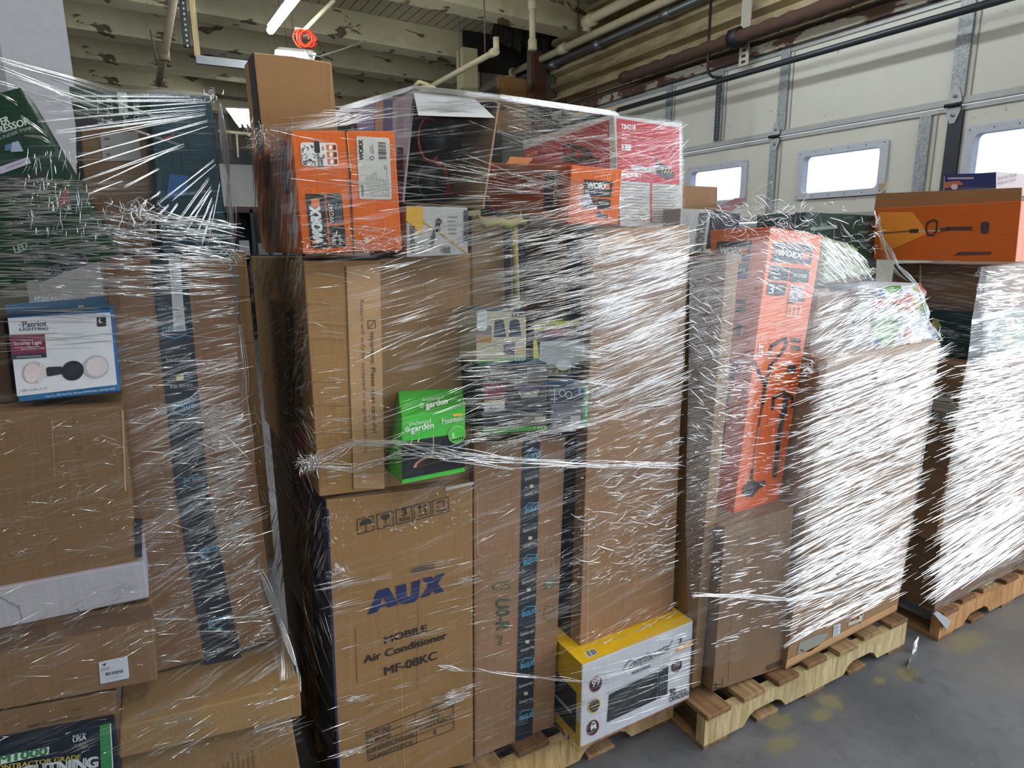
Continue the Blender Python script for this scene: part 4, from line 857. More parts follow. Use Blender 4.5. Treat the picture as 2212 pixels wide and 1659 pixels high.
a = cs.art('left'); a.poly(k((512, 1330), (605, 1345), (622, 1105), (528, 1100)), '#272424', 1); a.text('WORX', *k((605, 1320), (618, 1120), (575, 1318)), '#b98a6a', 2, .04); a.lines(k((530, 1210), (600, 1215), (606, 1120), (535, 1115)), 4, '#7d6a60', 2, 2, .3); a.done('printed_side', cs.o)
tg = [at(*p, Y=1.66) for p in C2((1750, 1045), (1890, 1045), (1925, 1005), (1775, 998))]
panel3('orange_flap', tg, Vector((0, .2, .0)), card('#e0812e', .5), cs.o)
# red chainsaw box
F = [at(x, y, Y=1.70) for x, y in k((1003, 1442), (1402, 1462), (1395, 785), (960, 733))]
tbx = Carton('red and white chainsaw box at the top right corner of the centre stack', None, 0, 0, '#d9d6d2', mat=card('#d8d5d1', .5, .4), corners=F+[p+Vector((0, .56, 0)) for p in F], name='chainsaw_box')
a = tbx.art()
a.poly(k((985, 1148), (1378, 1178), (1376, 815), (980, 754)), '#b3202c', 1); a.text('TB4218', *k((1005, 822), (1096, 828), (1005, 790)), '#eeeeee', 2, .03)
a.text('42cc | 18" Gas Chainsaw', *k((1010, 840), (1120, 850), (1010, 830)), '#e8c8c8', 2); a.text('Scie a chaine a essence de 18 po, 42 cm3', *k((1010, 865), (1192, 886), (1010, 854)), '#e8c8c8', 2); a.text('Motosierra a gasolina', *k((1010, 890), (1106, 900), (1010, 880)), '#e8c8c8', 2); a.text('de 18", 42 cc', *k((1010, 903), (1070, 909), (1010, 893)), '#e8c8c8', 2)
a.rbox(k((1010, 955), (1068, 960), (1068, 922), (1010, 918)), '#e6e2e0', 2, .08); a.text('2', *k((1016, 950), (1033, 951), (1016, 924)), '#3a2a2a', 3, .03); a.lines(k((1038, 952), (1064, 954), (1064, 928), (1038, 926)), 3, '#6a5555', 3, 4, .3)
a.poly(k((1070, 1056), (1082, 1050), (1228, 1076), (1228, 1108), (1085, 1088), (1070, 1075)), '#a9a6a6', 2); a.poly(k((1225, 1110), (1222, 1045), (1240, 1035), (1290, 1050), (1350, 1108), (1345, 1125), (1300, 1148)), '#2a2426', 2); a.line(k((1225, 1050), (1226, 995), (1238, 1045)), .004, '#2a2426', 2)
for j in range(4): a.line(k((1262+j*18, 1098+j*3), (1275+j*18, 1068+j*8)), .003, '#b9a24a', 3)
a.text('TROY-BILT', *k((1022, 1124), (1132, 1130), (1024, 1104)), '#eeeeee', 2, .05); a.ell(*k((1012, 1112), (1022, 1113), (1012, 1100)), '#eeeeee', 2)
a.poly(k((1192, 1415), (1205, 1415), (1206, 1160), (1194, 1160)), '#c2505a', 1); a.lines(k((1010, 1410), (1185, 1415), (1185, 1170), (1008, 1160)), 13, '#8e8a88', 1, 5, .3); a.lines(k((1212, 1420), (1375, 1425), (1372, 1185), (1212, 1180)), 14, '#8e8a88', 1, 7, .3)
a.done('printed_front', tbx.o)
a = tbx.art('left'); a.poly(k((940, 1130), (932, 762), (385, 955), (390, 1180)), '#a81f2a', 1); a.text('TB4218', *k((402, 1006), (474, 984), (400, 984)), '#e8a86a', 2, .01)
a.poly(k((640, 1030), (642, 930), (668, 902), (700, 902), (720, 925), (800, 940), (830, 990), (880, 1040)), '#3a2320', 2); a.ell(*k((675, 960), (695, 955), (675, 930)), '#a81f2a', 3); a.ell(*k((740, 980), (765, 975), (740, 955)), '#a81f2a', 3); a.done('printed_side', tbx.o)
for j, (x, y) in enumerate(((1240, 250), (1310, 240))):
    p = at(x, y, Y=1.9); panel3('torn_edge', [p, p+Vector((.03, -.02, .004)), p+Vector((.03, .0, .012)), p+Vector((0, .02, .006))], Vector((0, 0, .3)), card('#b59a6a'), tbx.o)

# ================================================================ first stack (left)
pallet('dark pallet under the first stack at the left, only just outside the frame', -.95, .18, 1.46, 2.45, WL, 0, WD)
def at2(p, Y): return at(p[0], p[1], Y=Y)
k = D1
led = Carton('low brown carton with a wide overhanging lid at the foot of the left stack', [(268, 2120), (690, 1960), (627, 1540), (262, 1625)], 1.52, .8, '#94744f', bevel=.004)
a = led.art(); a.lines(k((1420, 1760), (1400, 1555), (1620, 1500), (1640, 1700)), 7, '#6a5238', 1, 3, .3); a.done('printed_front', led.o)
L0 = [at2(p, 1.49) for p in ((256, 1640), (652, 1547), (648, 1478), (258, 1572))]
hexmesh('lid', L0+[p+Vector((0, .8, 0)) for p in L0], card('#a08057'), led.o, .004)
m1 = Carton('navy and green tool battery box lying at the bottom left of the left stack', [(-300, 2120), (300, 1960), (246, 1560), (-260, 1660)], 1.47, .03, '#1c2632', mat=card('#1c2632', .5, .6), name='tool_box')
a = m1.art(); a.poly(k((725, 1700), (645, 1700), (635, 1378), (700, 1365)), '#2c7a44', 1); a.poly(k((725, 1700), (718, 1700), (700, 1365), (707, 1364)), '#c9d0cc', 2)
a.rbox(k((-60, 1640), (310, 1560), (315, 1512), (-60, 1590)), '#c9d6c9', 1, .1); a.text('M1000', *k((-10, 1622), (300, 1560), (-10, 1572)), '#2a6a40', 2, .04)
a.text('CONTRACTOR GRADE', *k((-60, 1668), (515, 1588), (-60, 1638)), '#b3a44a', 2, .02); a.text('LIGHTNING', *k((60, 1720), (620, 1640), (60, 1650)), '#b9c0c4', 2, .05)
a.text('BUILT IN', *k((465, 1455), (545, 1438), (465, 1440)), '#c0c8cc', 2, .01); a.text('USA', *k((465, 1485), (550, 1465), (465, 1458)), '#c0c8cc', 2, .03)
a.done('printed_front', m1.o)
hh_ = Carton('thin brown carton with faint black stencil lines above the navy box', [(-300, 1668), (246, 1556), (252, 1492), (-300, 1592)], 1.50, .3, '#7c5f42')
a = hh_.art(); a.text('MEAS: 72 X 18 X 14 CM', *k((175, 1395), (520, 1325), (175, 1375)), '#3d2f22', 2); a.text('MADE IN CHINA', *k((180, 1420), (420, 1372), (180, 1402)), '#3d2f22', 2); a.text('N.W. 245', *k((465, 1290), (515, 1280), (465, 1268)), '#3d2f22', 2); a.done('printed_front', hh_.o)
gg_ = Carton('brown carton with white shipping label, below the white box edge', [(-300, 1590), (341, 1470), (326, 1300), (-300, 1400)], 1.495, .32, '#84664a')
a = gg_.art(); a.poly(k((0, 905), (980, 700), (960, 610), (0, 790)), '#5f4937', 0); a.poly(k((300, 870), (405, 850), (400, 720), (295, 740)), '#6b533d', 1); a.done('painted_shadow', gg_.o, 'darker brown band, painted shadow')  # shadow below the white box edge painted in darker brown
a = gg_.art(); a.rbox(k((640, 1115), (825, 1075), (812, 935), (628, 975)), '#b9bcc4', 1, .06); a.bars(k((675, 1062), (785, 1040), (782, 1020), (672, 1042)), 30, '#3a3c42', 2, 5); a.lines(k((645, 1035), (705, 1020), (700, 1000), (642, 1012)), 2, '#6a6c72', 2, 6, .4)
a.poly(k((650, 990), (680, 978), (668, 1000)), '#3a3c42', 2); a.lines(k((680, 1090), (800, 1062), (798, 1046), (678, 1072)), 2, '#8a8c92', 2, 2, .3); a.done('shipping_label', gg_.o, 'white shipping label')
wf_ = Carton('long flat white carton edge across the left stack', [(-320, 1425), (322, 1291), (311, 1213), (-320, 1330)], 1.47, .17, '#aeaaae', mat=card('#b4b0b5', .6, .5))
a = wf_.art(); P = k((0, 555), (60, 590), (120, 620), (142, 690), (120, 745), (85, 765)); a.line(P, .0018, '#7d7a80'); a.line(k((495, 635), (505, 650), (505, 675)), .002, '#55525a'); a.done('finger_tab', wf_.o)
big = Carton('large brown carton filling the left stack below the security light box', [(-320, 1325), (299, 1226), (263, 878), (-320, 905)], 1.48, .17, '#7f6244')
a = big.art(); crease(a, C5, [(330, 1190), (350, 1560)], .0016, '#8f7252'); crease(a, C5, [(780, 1140), (800, 1650)], .003, '#a58760'); a.poly(k((862, 310), (905, 305), (905, 60), (855, 60)), '#20242a', 1); a.done('crease_lines', big.o)
dkb = Carton('dark brown carton at the left frame edge beside the security light box', [(-300, 880), (30, 868), (8, 690), (-300, 690)], 1.55, .1, '#5d4634')
sec = Carton('white security light box with blue ends on the large brown carton', C5((120, 1088), (763, 1020), (708, 492), (42, 548)), 1.50, .12, '#2a6a9c', mat=card('#2d6a9b', .45, .3), name='lamp_box')
a = sec.art(); k = C5
a.poly(k((110, 1050), (745, 975), (702, 515), (50, 552)), '#c9cacd', 1)
a.text('Patriot', *k((148, 610), (300, 602), (146, 574)), '#3f464f', 2, .01); a.text('LIGHTING', *k((128, 632), (308, 626), (128, 614)), '#3f464f', 2, .01); a.ell(*k((127, 594), (131, 594), (127, 590)), '#3f464f', 2, 8); a.line(k((140, 578), (170, 574)), .0014, '#3f464f')
a.rbox(k((75, 812), (298, 800), (286, 650), (60, 660)), '#6e1c3c', 2, .04); a.poly(k((77, 814), (298, 801), (297, 772), (73, 783)), '#2c2f38', 3)
a.text('Dual Head', *k((135, 698), (212, 694), (135, 687)), '#d8b8c4', 4); a.text('Security Light', *k((88, 724), (268, 716), (88, 702)), '#e3ccd4', 4, .01); a.text('Black Finish', *k((135, 754), (228, 749), (135, 743)), '#d8b8c4', 4); a.text('OUTDOOR LIGHTING', *k((108, 804), (265, 797), (108, 793)), '#c9ccd4', 4)
a.line(k((95, 738), (255, 730)), .0008, '#d8b8c4', 4)
a.rbox(k((618, 606), (678, 602), (675, 540), (616, 544)), '#22262b', 2, .12); a.ell(*k((642, 566), (655, 565), (642, 550)), '#d8d8d8', 3); a.ell(*k((648, 562), (658, 561), (648, 549)), '#22262b', 4)
a.text('7-7/8" x 4-3/4" x 5-1/2"', *k((132, 1022), (302, 1004), (131, 1008)), '#3f464f', 2); a.text('Uses 2 x 150 Watt Max Medium PAR38 Bulbs, Sold Separately', *k((290, 1056), (735, 1004), (290, 1043)), '#c4d4e0', 2)
a.ell(*k((215, 898), (290, 892), (215, 828)), '#b9a9a6', 2); a.poly(k((235, 975), (300, 915), (292, 850), (250, 830)), '#c4b8b4', 3); a.ell(*k((205, 898), (255, 893), (205, 835)), '#cdbdba', 4)
a.rbox(k((295, 925), (405, 905), (400, 858), (290, 862)), '#23262c', 3, .3); a.ell(*k((465, 885), (535, 880), (465, 822)), '#1c1f25', 4); a.ell(*k((468, 884), (510, 880), (468, 848)), '#23272e', 5)
a.ell(*k((612, 862), (694, 858), (612, 788)), '#a9a4a8', 3); a.ell(*k((616, 860), (684, 856), (616, 798)), '#c9bdbc', 4)
a.done('printed_front', sec.o)
a = sec.art('top'); a.poly(k((45, 545), (700, 490), (665, 412), (30, 470)), '#235f90', 0); a.text('LIGHTING', *k((195, 462), (545, 436), (197, 450)), '#b8cad8', 2, .02); a.text('Patriot', *k((230, 446), (470, 430), (232, 418)), '#b8cad8', 2, .01); a.rbox(k((500, 492), (535, 490), (533, 475), (498, 477)), '#c9d4de', 2, .1); a.line(k((300, 436), (390, 440)), .004, '#7d3f78'); a.done('printed_lid', sec.o)
# tall carton with parcel tape
tp = Carton('tall brown carton with dark parcel tape and a white label strip, left stack', [(330, 1552), (607, 1482), (497, 560), (222, 556)], 1.66, .5, '#8a684c', zf=L0[3].z+.002)
a = tp.art(); a.poly([(461, 1533), (539, 1506), (451, 1070), (402, 561), (325, 561), (380, 1070)], NAVY, 1)
k = C5
for (x0, y0, x1, y1, h) in ((1035, 642, 1190, 632, 45), (1100, 1130, 1240, 1118, 45), (1170, 1600, 1310, 1585, 45)):
    a.text('prime', *k((x0, y0), (x1, y1), (x0, y0-h)), '#3d7f9e', 2, .01); a.line(k((x0+5, y0+18), ((x0+x1)/2, y0+40), (x1-5, y0+14)), .003, '#3d7f9e')
a.text('free streaming', *k((1060, 830), (1215, 815), (1058, 805)), '#a9a8a0', 2); a.text('video streaming', *k((1000, 505), (1185, 492), (1000, 485)), '#a9a8a0', 2); a.text('free delivery', *k((1085, 1000), (1228, 985), (1083, 975)), '#a9a8a0', 2)
a.poly(k((1125, 950), (1172, 945), (1165, 910), (1122, 915)), '#b5a67a', 2)
k = D1
for (x0, y0, x1, y1, h) in ((1275, 290, 1385, 265, 45), (1330, 740, 1440, 705, 45), (1388, 1118, 1515, 1065, 45)):
    a.text('prime', *k((x0, y0), (x1, y1), (x0-8, y0-h)), '#3d8fb4', 2, .01); a.line(k((x0+10, y0+16), ((x0+x1)/2, y0+20), (x1-5, y1+25)), .003, '#3d8fb4')
a.text('listening', *k((1395, 1022), (1492, 980), (1388, 1000)), '#b9b8b0', 2); a.poly(k((1440, 1222), (1495, 1205), (1490, 1175), (1437, 1190)), '#b9ad88', 2); a.text('free delivery', *k((1380, 1262), (1560, 1215), (1376, 1245)), '#a9a8a0', 2); a.text('streaming', *k((1245, 165), (1345, 145), (1245, 145)), '#a9a8a0', 2)
a.done('printed_tape', tp.o, 'dark navy printed parcel tape')
a = tp.art(); k = C5; a.poly(k((1108, 638), (1182, 632), (1150, 240), (1148, 165), (1072, 162), (1085, 300)), '#b4b5b6', 3); a.text('UPS G', *k((1156, 362), (1092, 372), (1158, 378)), '#4a4b4e', 4); a.text('HERAU', *k((1150, 490), (1098, 494), (1152, 502)), '#4a4b4e', 4)
a.lines(k((1170, 560), (1100, 570), (1098, 535), (1165, 528)), 3, '#6a6b6e', 4, 3, .35); a.lines(k((1172, 625), (1112, 630), (1110, 605), (1170, 600)), 2, '#6a6b6e', 4, 5, .35); a.line(k((1098, 385), (1158, 380)), .001, '#4a4b4e', 4)
a.line(k((1095, 250), (1108, 330)), .001, '#4a4b4e', 4); a.done('white_label_strip', tp.o, 'white shipping label strip')
a = tp.art(); k = D1; a.bars(k((1110, 1290), (1335, 1245), (1325, 1165), (1098, 1200)), 30, '#3c3026', 1, 8); a.line(k((1700, 985), (1760, 975), (1755, 1010)), .0015, '#4a382a'); a.line(k((1735, 1110), (1780, 1095), (1778, 1080)), .0015, '#4a382a'); a.done('bar_code_print', tp.o)
# green cartons on top of the left stack
gr = Carton('dark green compressor carton tilted across the top left of the left stack', None, 0, 0, '#164a36', mat=card('#0f3523', .35, .5), corners=[at2(p, 1.46) for p in ((-110, 655), (258, 552), (44, 188), (-240, 262))]+[at2(p, 1.46)+Vector((.004, .13, 0)) for p in ((-110, 655), (258, 552), (44, 188), (-240, 262))], name='compressor_box')
a = gr.art(); k = C1
a.text('POWER', *k((-100, 845), (62, 780), (-112, 802)), '#a9b5ad', 2, .03); a.text('COMPRESSOR', *k((-170, 905), (192, 790), (-182, 862)), '#a9b5ad', 2, .03); a.text('CYLINDER TYPE', *k((-45, 905), (200, 825), (-48, 885)), '#8fa096', 2)
a.poly(k((30, 960), (150, 960), (120, 898), (35, 925)), '#3d5f86', 2); a.poly(k((70, 970), (150, 965), (118, 898), (78, 910)), '#8d93a6', 3); a.poly(k((5, 1110), (200, 1040), (180, 1000), (-5, 1065)), '#a59eac', 2); a.text('125 PSI Air Compressor', *k((45, 1078), (160, 1032), (42, 1068)), '#3a3a44', 3)
a.poly(k((360, 1310), (445, 1300), (440, 1200), (405, 1200)), '#7b2322', 2); a.poly(k((-50, 1250), (330, 1190), (300, 1090), (-50, 1130)), '#131d1b', 1)
a.text('LED', *k((98, 1615), (180, 1580), (85, 1572)), '#8fa096', 2, .03); a.text('AREA LIGHT', *k((115, 1618), (255, 1560), (110, 1600)), '#8fa096', 2)
k = C5; a.rbox(k((250, 330), (402, 268), (380, 200), (208, 270)), '#4a4f52', 2, .05); a.text('120', *k((275, 300), (350, 268), (262, 258)), '#16181a', 3, .03); a.rbox(k((425, 258), (570, 208), (545, 138), (380, 192)), '#4a4f52', 2, .05); a.text('800A', *k((415, 235), (548, 188), (405, 195)), '#16181a', 3, .03); a.text('PACK X2', *k((160, 205), (282, 155), (152, 180)), '#7a8a82', 2, .01)
a.done('printed_front', gr.o)
gb = Carton('green carton with pale rotated lettering, at the back of the left stack', [(215, 556), (350, 556), (322, 206), (148, 186)], 1.76, .28, '#1d4a38', mat=card('#143a2a', .4, .5))
a = gb.art(); k = C1; a.poly(k((500, 1600), (900, 1600), (900, 760), (480, 700)), '#22242a', 1)
for t, x in (('MAX', 800), ('5225', 700), ('LITE', 640), ('POWER', 870)): a.text(t, *k((x+18, 790), (x+14, 625), (x-16, 790)), '#8fa59a', 2, .02)
a.poly(k((760, 730), (815, 725), (805, 590), (745, 590)), '#aebab2', 2); a.done('printed_front', gb.o)
sb = Carton('small brown carton with pale label inside the wrapped top of the left stack', [(190, 540), (330, 540), (316, 268), (175, 275)], 1.715, .035, '#6a5138')
a = sb.art(); k = C1; a.poly(k((660, 1030), (900, 1020), (880, 840), (635, 850)), '#7d7c78', 1); a.lines(k((680, 1010), (720, 1008), (700, 860), (660, 862)), 3, '#4a4a48', 2, 3, .3); a.done('pale_label', sb.o)
te = Carton('teal carton with dark edges at the top right of the left stack', [(352, 556), (498, 556), (455, 207), (322, 200)], 1.665, .3, '#1d4a56', mat=card('#143a45', .4, .5))
a = te.art(); k = C1; a.poly(k((1060, 1270), (1190, 1240), (1200, 1120), (1080, 1110)), '#1d4f80', 1); a.line(k((1040, 890), (1110, 860)), .003, '#8a3a34'); a.done('printed_front', te.o)
tes = at(452, 207, Y=1.66)

# ================================================================ third stack
pallet('light wooden pallet of the third stack with notched stringer beside the floor paint marks', 1.492, 2.665, 1.36, 2.36, WL, 0, WD, nd=7)
k = D3
nb = Carton('narrow tall brown carton at the left edge of the third stack', None, 0, 0, '#8d6f4c', corners=(lambda F: F+[p+Vector((0, .5, 0)) for p in F])([at(x, y, Y=1.44) for x, y in ((1494, 1487), (1514, 1480), (1597, 556), (1570, 546))]))
a = nb.art('left'); crease(a, C7, [(1600, 210), (1560, 1600)], .004, '#7a6040'); a.done('crease_lines', nb.o)
a = nb.art(); a.poly(C7((1700, 190), (1770, 200), (1775, 150), (1705, 130)), '#6d5436', 1); a.done('torn_top_edge', nb.o)
gy = Carton('grey brown carton under the tall orange box of the third stack', [(1539, 1494), (1694, 1441), (1714, 1095), (1566, 1140)], 1.40, .30, '#86694f')
a = gy.art(); a.line(k((1600, 1145), (1650, 1140)), .003, '#33271d'); 
for d in (0, 22): a.line(k((1605, 1118+d), (1640, 1116+d)), .003, '#33271d'); a.poly(k((1598, 1118+d), (1612, 1128+d), (1612, 1107+d)), '#33271d', 2)
a.line(k((1652, 1080), (1650, 1145)), .0025, '#33271d'); a.bars(k((1925, 1035), (2030, 990), (2030, 960), (1928, 1000)), 12, '#4a3a2a', 2, 3); crease(a, k, [(1720, 520), (1700, 900), (1690, 1100)], .0018, '#6b5138'); crease(a, k, [(1720, 125), (1760, 185)], .003, '#5d4630')
a.done('printed_front', gy.o)
a = gy.art('left'); P = k((1590, 255), (1630, 262), (1640, 120), (1600, 108)); a.line(P+[P[0]], .002, '#2a2018'); a.bars(k((1598, 240), (1625, 245), (1633, 130), (1606, 122)), 9, '#2a2018', 2, 4, False); a.done('bar_code_print', gy.o)
# tall orange trimmer and blower box
F = [at(x, y, Y=1.47) for x, y in ((1584, 1113), (1679, 1100), (1777, 509), (1665, 490))]
B0, B3 = at(1548, 1107, X=F[0].x), at(1534, 497, X=F[3].x); w = (F[1]-F[0])
ot = Carton('tall orange trimmer and blower box leaning in the third stack', None, 0, 0, '#d9622a', mat=card('#ee6a1c', .42, .4), corners=F+[B0, B0+w, B3+(F[2]-F[3]), B3], name='trimmer_box')
a = ot.art(); k8 = K(1500, 480, 4.88); k = k8
a.rbox(k((810, 418), (1225, 450), (1250, 252), (838, 200)), '#26313a', 1, .07); a.text('WORX', *k((870, 345), (1120, 385), (885, 285)), '#c9ccd0', 2, .05); a.poly(k((1125, 380), (1200, 388), (1208, 325), (1165, 320), (1130, 345)), '#e0601f', 2); a.rbox(k((848, 330), (870, 332), (876, 290), (855, 288)), '#e0601f', 2, .1)
a.rbox(k((778, 605), (980, 622), (998, 475), (795, 452)), '#22282f', 1, .06); a.rbox(k((996, 625), (1195, 642), (1215, 500), (1012, 476)), '#22282f', 1, .06)
for i, t in enumerate(('12" (30 cm)', '350 cfm', '75 mph')): a.text(t, *k((798-i*2, 508+i*42), (955-i*48+(i == 0)*0, 520+i*42), (801-i*2, 482+i*42)), '#c9ccd0', 2)
a.text('WG928', *k((1035, 572), (1172, 585), (1038, 535)), '#c9ccd0', 2)
a.rbox(k((755, 765), (948, 780), (968, 648), (772, 630)), '#22282f', 1, .06); a.text('3', *k((775, 750), (830, 755), (785, 655)), '#c9ccd0', 2); a.lines(k((845, 755), (930, 762), (950, 672), (855, 665)), 4, '#7a828a', 2, 3, .25)
rn = random.Random(8); a.rbox(k((990, 840), (1140, 855), (1160, 672), (1005, 662)), '#c4bab8', 1, .1)
for i in range(36):
    x, y = rn.uniform(1005, 1145), rn.uniform(675, 835); t = rn.uniform(0, 3.1); a.line(k((x, y), (x+20*math.cos(t), y+20*math.sin(t))), .002, '#3a3436')
a.rbox(k((1075, 840), (1150, 840), (1165, 800), (1085, 795)), '#4a2a34', 2, .5); a.text('POWER', *k((975, 830), (1065, 835), (978, 808)), '#22262a', 2, .03); a.text('SHARE', *k((965, 855), (1035, 858), (966, 835)), '#22262a', 2, .03)
a.rbox(k((962, 995), (1110, 1005), (1135, 880), (985, 870)), '#dba08c', 1, .08)
for i in range(3): a.rbox(k((978+i*45, 980), (1010+i*45, 982), (1020+i*45, 895), (988+i*45, 892)), '#c45a34', 2, .1)
a.text('COMMAND', *k((850, 1092), (995, 1098), (852, 1076)), '#dba08c', 2, .01); a.text('FEED', *k((878, 1112), (945, 1115), (880, 1100)), '#dba08c', 2, .01)
a.ring(*k((712, 1225), (755, 1228), (715, 1170)), .08, '#e3a58a', 2); a.text('30', *k((725, 1255), (735, 1195), (695, 1250)), '#e3a58a', 2); a.text('GT', *k((710, 1420), (725, 1285), (665, 1415)), '#ded8d4', 2, .05)
k = C8
BK = '#33292a'
# trimmer picture: D handle, shaft, head
a.line(k((585, 800), (600, 730), (690, 680), (700, 720), (650, 790), (600, 850)), .013, BK, 2); a.line(k((492, 830), (560, 980)), .011, BK, 2); a.line(k((600, 840), (560, 980), (548, 1090)), .016, BK, 2); a.line(k((548, 1090), (520, 1240)), .009, '#4a4240', 2); a.line(k((520, 1240), (478, 1560)), .006, '#8a8480', 2); a.line(k((478, 1520), (470, 1600)), .014, BK, 2)
a.poly(k((410, 1652), (440, 1600), (560, 1585), (565, 1610), (520, 1640), (480, 1690), (430, 1690)), BK, 3); a.ell(*k((472, 1612), (500, 1608), (472, 1580)), '#4a3a38', 4)
# blower picture
a.line(k((610, 1130), (615, 1060), (680, 1025), (735, 1060), (735, 1120)), .014, BK, 2); a.line(k((690, 1060), (680, 1160)), .028, BK, 3); a.line(k((672, 1160), (640, 1380), (622, 1555)), .022, '#3a3334', 2); a.line(k((645, 1180), (605, 1545)), .003, '#8a7a70', 3)
a.text('TURBINE 600', *k((608, 1365), (622, 1250), (598, 1362)), '#dba08c', 3); a.text('WORX', *k((668, 1310), (680, 1210), (655, 1305)), '#6a6260', 4)
for y in (690, 740): a.rbox(k((720, y+15), (785, y+20), (790, y-10), (728, y-14)), BK, 2, .4)
a.rbox(k((695, 905), (750, 908), (758, 850), (705, 848)), BK, 2, .2); a.poly(k((445, 1275), (480, 1280), (462, 1305)), '#dba08c', 2); a.line(k((468, 1240), (463, 1290)), .003, '#dba08c', 2); a.poly(k((478, 1115), (510, 1118), (498, 1098)), '#e0e0e0', 2)
a.done('printed_front', ot.o)
a = ot.art('left'); k = k8
a.rbox(k((215, 400), (585, 405), (612, 192), (240, 205)), '#22262c', 1, .08); a.text('WORX', *k((270, 330), (510, 335), (275, 262)), '#c4bfb4', 2, .05); a.poly(k((505, 335), (560, 335), (565, 262), (520, 262), (490, 300)), '#e0601f', 2); a.ring(*k((628, 178), (688, 176), (630, 104)), .05, '#e39a6c', 1); a.ring(*k((628, 178), (646, 177), (629, 150)), .1, '#e39a6c', 1)
a.rbox(k((380, 590), (560, 592), (580, 435), (390, 430)), '#22262c', 1, .05); a.text('WG928', *k((395, 525), (540, 530), (398, 490)), '#c9ccd0', 2)
for y in (830, 915): a.rbox(k((440, y+30), (545, y+30), (548, y-20), (445, y-20)), '#22262c', 1, .3)
a.rbox(k((425, 1200), (485, 1205), (500, 1070), (440, 1065)), '#22262c', 1, .1); a.ring(*k((538, 1130), (552, 1130), (538, 1095)), .2, '#22262c', 1); a.ring(*k((535, 1160), (546, 1160), (535, 1140)), .2, '#22262c', 1)
k = C8; a.line(k((385, 830), (350, 930)), .03, BK, 1); a.line(k((335, 1000), (310, 1180), (295, 1330)), .012, '#22262c', 1); a.line(k((300, 1330), (290, 1480)), .006, '#22262c', 1)
a.done('printed_side', ot.o)
# brown tall carton in the gap, crushed carton, colourful bag, plastic
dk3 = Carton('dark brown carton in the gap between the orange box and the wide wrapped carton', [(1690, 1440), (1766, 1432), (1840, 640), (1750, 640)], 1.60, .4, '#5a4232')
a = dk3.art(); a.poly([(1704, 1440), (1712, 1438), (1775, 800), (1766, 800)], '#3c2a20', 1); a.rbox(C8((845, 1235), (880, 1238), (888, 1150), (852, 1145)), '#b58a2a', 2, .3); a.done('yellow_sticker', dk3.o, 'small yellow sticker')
cr = Carton('crushed brown carton with torn flaps above the wide wrapped carton', [(1740, 795), (1882, 790), (1900, 622), (1768, 636)], 1.52, .07, '#8a6a4c')
panel3('torn_flap', [at2(p, 1.51) for p in C8((880, 395), (1000, 400), (960, 360), (885, 372))], Vector((0, .5, 0)), card('#9a774f'), cr.o); panel3('torn_flap', [at(*p, Y=yy) for p, yy in zip(C8((930, 330), (1180, 320), (1220, 255), (960, 285)), (1.52, 1.52, 1.75, 1.75))], Vector((0, 0, .4)), card('#7d5f42'), cr.o)
wd = Carton('wide tall brown carton under dense white film at the right of the third stack', [(1697, 1447), (1938, 1319), (2029, 735), (1788, 777)], 1.38, .13, '#a07c58')
a = wd.art(); k = D4
a.poly(k((765, 925), (780, 850), (900, 800), (965, 790), (930, 850), (850, 905)), '#8a8a80', 1); a.rbox(k((990, 818), (1035, 800), (1042, 728), (998, 742)), '#c3c8d0', 2, .05); a.lines(k((995, 812), (1032, 797), (1038, 735), (1002, 748)), 6, '#6d7480', 3, 4, .4)
a.poly(k((1090, 745), (1175, 715), (1190, 665), (1160, 680), (1150, 705), (1092, 722)), '#b5b0a2', 1)
for x, y in ((785, 905), (795, 912), (1110, 712), (1150, 700), (1170, 680), (1160, 730)): a.rbox(k((x, y), (x+10, y-4), (x+10, y-14), (x, y-10)), '#2a2420', 2, .1)
a.poly(k((690, 1010), (1400, 640), (1400, 605), (700, 965)), '#b28a5e', 1); a.line(k((700, 968), (1400, 606)), .002, '#d0aa7a', 2)
a.done('printed_front', wd.o)
def bulge(name, label, cat, q, Y, d, mats, nn=44, seed=3, pick=None, puff=.05):
    P = [at2(p, Y) for p in q]; V, Fc, mi = [], [], []
    for j in range(nn+1):
        for i in range(nn+1):
            u, v = i/nn, j/nn; p = P[0].lerp(P[1], u).lerp(P[3].lerp(P[2], u), v)
            h = (math.sin(math.pi*u)*math.sin(math.pi*v))**.5*puff+noise.noise(Vector((u*4+seed, v*4, 0)))*.018+noise.noise(Vector((u*11, v*11, seed)))*.008
            V.append(p+Vector((0, -h, 0)))
    for j in range(nn):
        for i in range(nn):
            b = j*(nn+1)+i; Fc.append((b, b+1, b+nn+2, b+nn+1)); mi.append(pick(i/nn, j/nn) if pick else 0)
    n0 = len(V); ring_ = [i for i in range(nn+1)]+[(j+1)*(nn+1)-1 for j in range(1, nn+1)]+[nn*(nn+1)+i for i in range(nn-1, -1, -1)]+[j*(nn+1) for j in range(nn-1, 0, -1)]
    for r in ring_: V.append(V[r]+Vector((0, d, 0)))
    m_ = len(ring_)
    for i in range(m_): Fc.append((ring_[i], n0+i, n0+(i+1) % m_, ring_[(i+1) % m_])); mi.append(0)
    Fc.append(tuple(range(n0, n0+m_))); mi.append(0)
    o = mesh(name, V, Fc, mats, None, P[0], mi, True); return tag(o, label, cat)
mb = [plain(c, .45) for c in ('#c9cfd6', '#5f8f4a', '#b05a4a', '#4f6d9c', '#b9b07a')]
def pk(u, v):
    n = noise.noise(Vector((u*3.1+1.3, v*3.1, .7))); m2 = noise.noise(Vector((u*5, v*5, 4)))
    return 1 if n > .22 else 2 if n < -.22 else 3 if m2 > .3 else 4 if m2 < -.32 else 0
